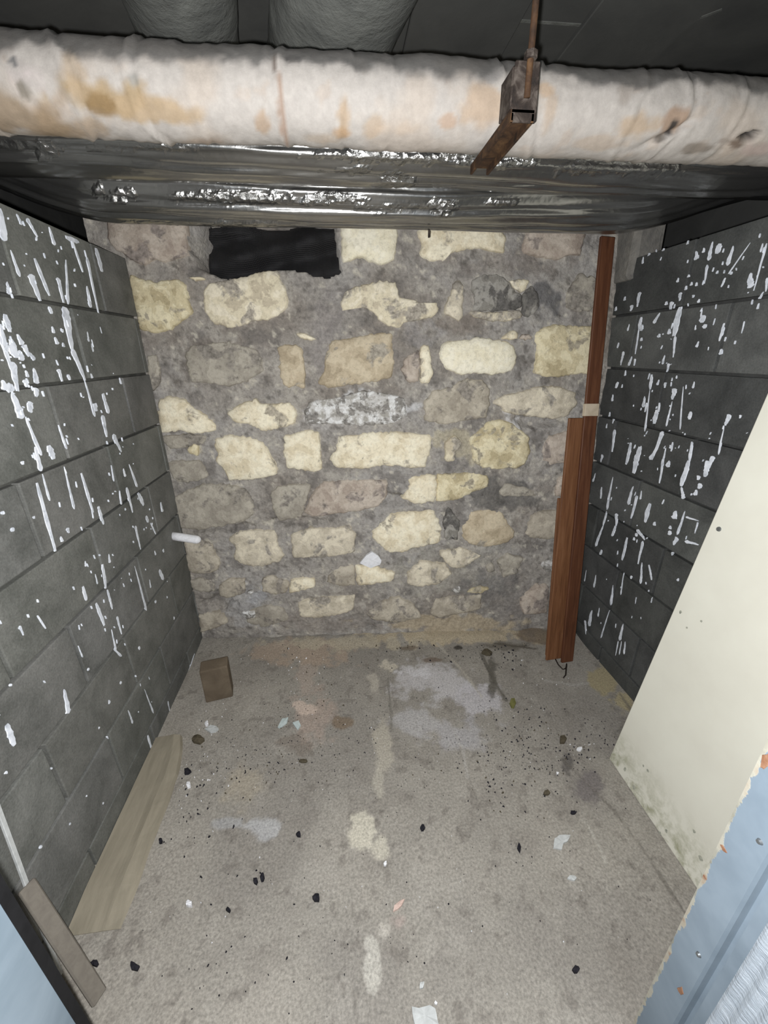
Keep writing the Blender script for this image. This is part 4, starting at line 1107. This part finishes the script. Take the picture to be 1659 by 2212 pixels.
# ================================================================== CHIPS AND CRUMBS ON THE FLOOR
def blob(u, v, ru, rv, n=6, seed=0):
    q = random.Random(seed+int(u*7+v)); return [(u+ru*math.cos(i*2*math.pi/n)*q.uniform(.5, 1.25), v+rv*math.sin(i*2*math.pi/n)*q.uniform(.5, 1.25)) for i in range(n)][::-1]
CH = [
 ('stone_chip', blob(684,1941,9,9), .008, 'chipdark', 'largest black chip lying alone in the middle of the floor', 'chip'),
 ('stone_chip', blob(551,1904,6,7), .006, 'chipdark', 'black triangular chip, left one of a close pair', 'chip'),
 ('stone_chip', blob(567,1896,5,9), .006, 'chipdark', 'black notched chip, right one of a close pair', 'chip'),
 ('stone_chip', blob(646,1803,6,6), .006, 'chipdark', 'small black three-cornered chip beside the whitish stain', 'chip'),
 ('stone_chip', blob(913,1790,5,7), .006, 'chipdark', 'small black chip right of the cream stain', 'chip'),
 ('stone_chip', blob(493,1966,5,6), .005, 'chipdark', 'small round black crumb near the white disc', 'chip'),
 ('stone_chip', blob(404,1667,9,7), .008, 'chipdark', 'black chip by the end of the long beige board', 'chip'),
 ('stone_chip', blob(289,2088,13,10), .006, 'chipdark', 'black curved sliver near the left board offcut', 'chip'),
 ('stone_chip', blob(205,2082,10,7), .006, 'chipdark', 'dark chip at the near end of the long beige board', 'chip'),
 ('stone_chip', blob(347,1817,6,6), .006, 'chipdark', 'dark blue chip halfway along the long beige board', 'chip'),
 ('bottle_cap', blob(409,1953,8,8,10), .006, 'chipwhite', 'round white disc lying on the floor', 'disc'),
 ('paint_flake', [(849,1970),(852,1957),(862,1948),(874,1943),(868,1956),(860,1964)][::-1], .003, 'chippink', 'pale pink jagged paint flake on the floor', 'flake'),
 ('paint_flake', [(1195,1832),(1198,1812),(1208,1805),(1233,1804),(1226,1818),(1217,1822),(1213,1836)][::-1], .003, 'chipgrey', 'pale grey hooked paint flake near the cream panel', 'flake'),
 ('paint_flake', blob(1236,1898,10,6), .003, 'chipgrey', 'small pale grey flake just beyond the hooked one', 'flake'),
 ('paint_flake', [(889,2175),(905,2180),(928,2174),(940,2180),(946,2205),(948,2225),(900,2225),(893,2205)][::-1], .004, 'chipgrey', 'largest grey torn flake at the doorway', 'flake'),
 ('paint_flake', blob(911,2130,9,10), .003, 'chipgrey', 'small rounded grey flake above the largest torn one', 'flake'),
 ('paint_flake', blob(942,2167,4,5), .003, 'chipwhite', 'tiny white flake touching the largest torn one', 'flake'),
 ('paint_chip', [(600,1572),(610,1554),(623,1550),(620,1562),(606,1573)][::-1], .004, 'chipblue', 'pale blue oblong chip near the pinkish stain', 'chip'),
 ('paint_chip', [(632,1562),(645,1558),(650,1568),(643,1578)][::-1], .004, 'chipblue', 'pale blue squarish chip near the pinkish stain', 'chip'),
 ('leaf_scrap', blob(1108,1519,7,10), .004, 'chipgreen', 'olive green scrap on the floor in front of the battens', 'scrap'),
 ('stone_chip', blob(1215,1597,9,9), .008, 'chipbrown', 'brown chip near the free edge of the cream panel', 'chip'),
 ('stone_chip', blob(1180,1714,9,6), .006, 'chipbrown', 'brown flat chip out on the floor right of centre', 'chip'),
 ('stone_chip', blob(426,1600,15,10), .010, 'chipbrown', 'dark brown lump near the standing brick', 'chip'),
 ('stone_chip', blob(1053,1412,11,8), .010, 'chipbrown', 'dark brown lump in front of the stone wall', 'chip'),
 ('paint_flake', blob(460,1575,20,9), .004, 'chipgrey', 'pale grey flake lying between the brown lump and the brick', 'flake'),
 ('paint_flake', blob(447,1565,7,6), .006, 'chipwhite', 'white crumb on the pale grey flake by the brick', 'flake'),
 ('paint_chip', blob(832,1867,5,6), .004, 'chipwhite', 'small white oblong chip right of the cream stain', 'chip'),
 ('paint_chip', blob(1204,1671,4,4), .004, 'chipwhite', 'small white chip near the brown chip by the panel', 'chip'),
 ('paint_chip', blob(1252,1619,8,5), .005, 'chipwhite', 'white crumb close to the corner of the cream panel', 'chip'),
 ('paint_chip', blob(408,1697,7,7), .006, 'chipwhite', 'ragged white crumb by the end of the long beige board', 'chip'),
 ('wood_sliver', blob(656,1645,14,4), .004, 'chipbrown', 'thin brown sliver on the floor behind the centre', 'sliver'),
 ('wood_sliver', blob(1122,1832,5,11), .005, 'chipdark', 'short black bent sliver left of the hooked grey flake', 'sliver'),
 ('wood_sliver', blob(1244,2095,7,9), .005, 'chipdark', 'dark sliver on the floor near the blue jamb', 'sliver'),
 ('wood_sliver', blob(1238,1756,8,4), .004, 'chipdark', 'dark crumb beside the scratch near the panel', 'sliver'),
]
for nm, pts, th_, mt, lb_, ct in CH: chip(nm, pts, th_, mt, lb_, ct)

def crumbs(name, label, sets, seed):
    rr = random.Random(seed); V, Fc, mi = [], [], []
    for k, (mat, spots) in enumerate(sets):
        for (u, v, su, sv, n, rmin, rmax) in spots:
            for _ in range(n):
                q = at_z(rr.gauss(u, su), rr.gauss(v, sv))
                if not (-.60 < q[0] < 1.08 and .35 < q[1] < back_y(q[0], 0)-.03): continue
                if q[0] > .86 and (q[1] < .95 or 1.3 < q[1] < 1.5): continue
                rd = rr.uniform(rmin, rmax); b = len(V); el = rr.uniform(.5, 2.6); an = rr.random()*3.1
                for i in range(5):
                    a = i*2*math.pi/5+rr.uniform(-.4, .4); x, y = rd*el**.5*math.cos(a), rd/el**.5*math.sin(a)
                    V.append((q[0]+x*math.cos(an)-y*math.sin(an), q[1]+x*math.sin(an)+y*math.cos(an), -.002))
                V.append((q[0], q[1], .003+rd*.8))
                for i in range(5): Fc.append((b+i, b+(i+1) % 5, b+5)); mi.append(k)
    o = obj_from(name, V, Fc, sets[0][0])
    for mat, _ in sets[1:]: o.data.materials.append(M[mat])
    o.data.polygons.foreach_set('material_index', mi)
    return tag(o, label, 'grit', kind='stuff')
crumbs('floor_grit', 'dark, brown and white grit and crumbs scattered over the concrete floor', [
    ('chipdark', [(1110,1600,60,50,150,.0012,.0045),(1130,1660,70,50,60,.0012,.004),(600,1640,90,40,110,.0012,.0042),(420,1720,40,90,50,.0012,.0045),(700,1560,120,60,80,.001,.0035),
        (830,1850,300,160,120,.001,.0032),(660,1400,140,20,40,.0015,.004),(1050,1410,70,14,60,.0015,.006),(1250,1630,30,20,40,.0015,.005),(1060,1490,20,40,25,.0015,.004),(900,1650,150,80,60,.001,.003),(1100,1840,60,20,10,.002,.004),(520,2090,100,50,20,.002,.004),(1300,1560,30,30,25,.0015,.004)]),
    ('chipwhite', [(440,1640,40,60,40,.001,.0035),(600,1480,80,40,40,.001,.003),(830,1850,300,170,60,.001,.0026),(1240,1610,30,20,14,.001,.003),(1150,1450,60,30,20,.001,.003),(900,1560,160,60,40,.001,.0025),(620,1430,50,14,14,.001,.004)]),
    ('chipbrown', [(650,1540,70,60,60,.0015,.0045),(1120,1640,90,60,50,.0015,.0045),(960,1400,150,10,40,.002,.006),(560,1660,80,40,40,.0015,.0045)]),
    ], 1)
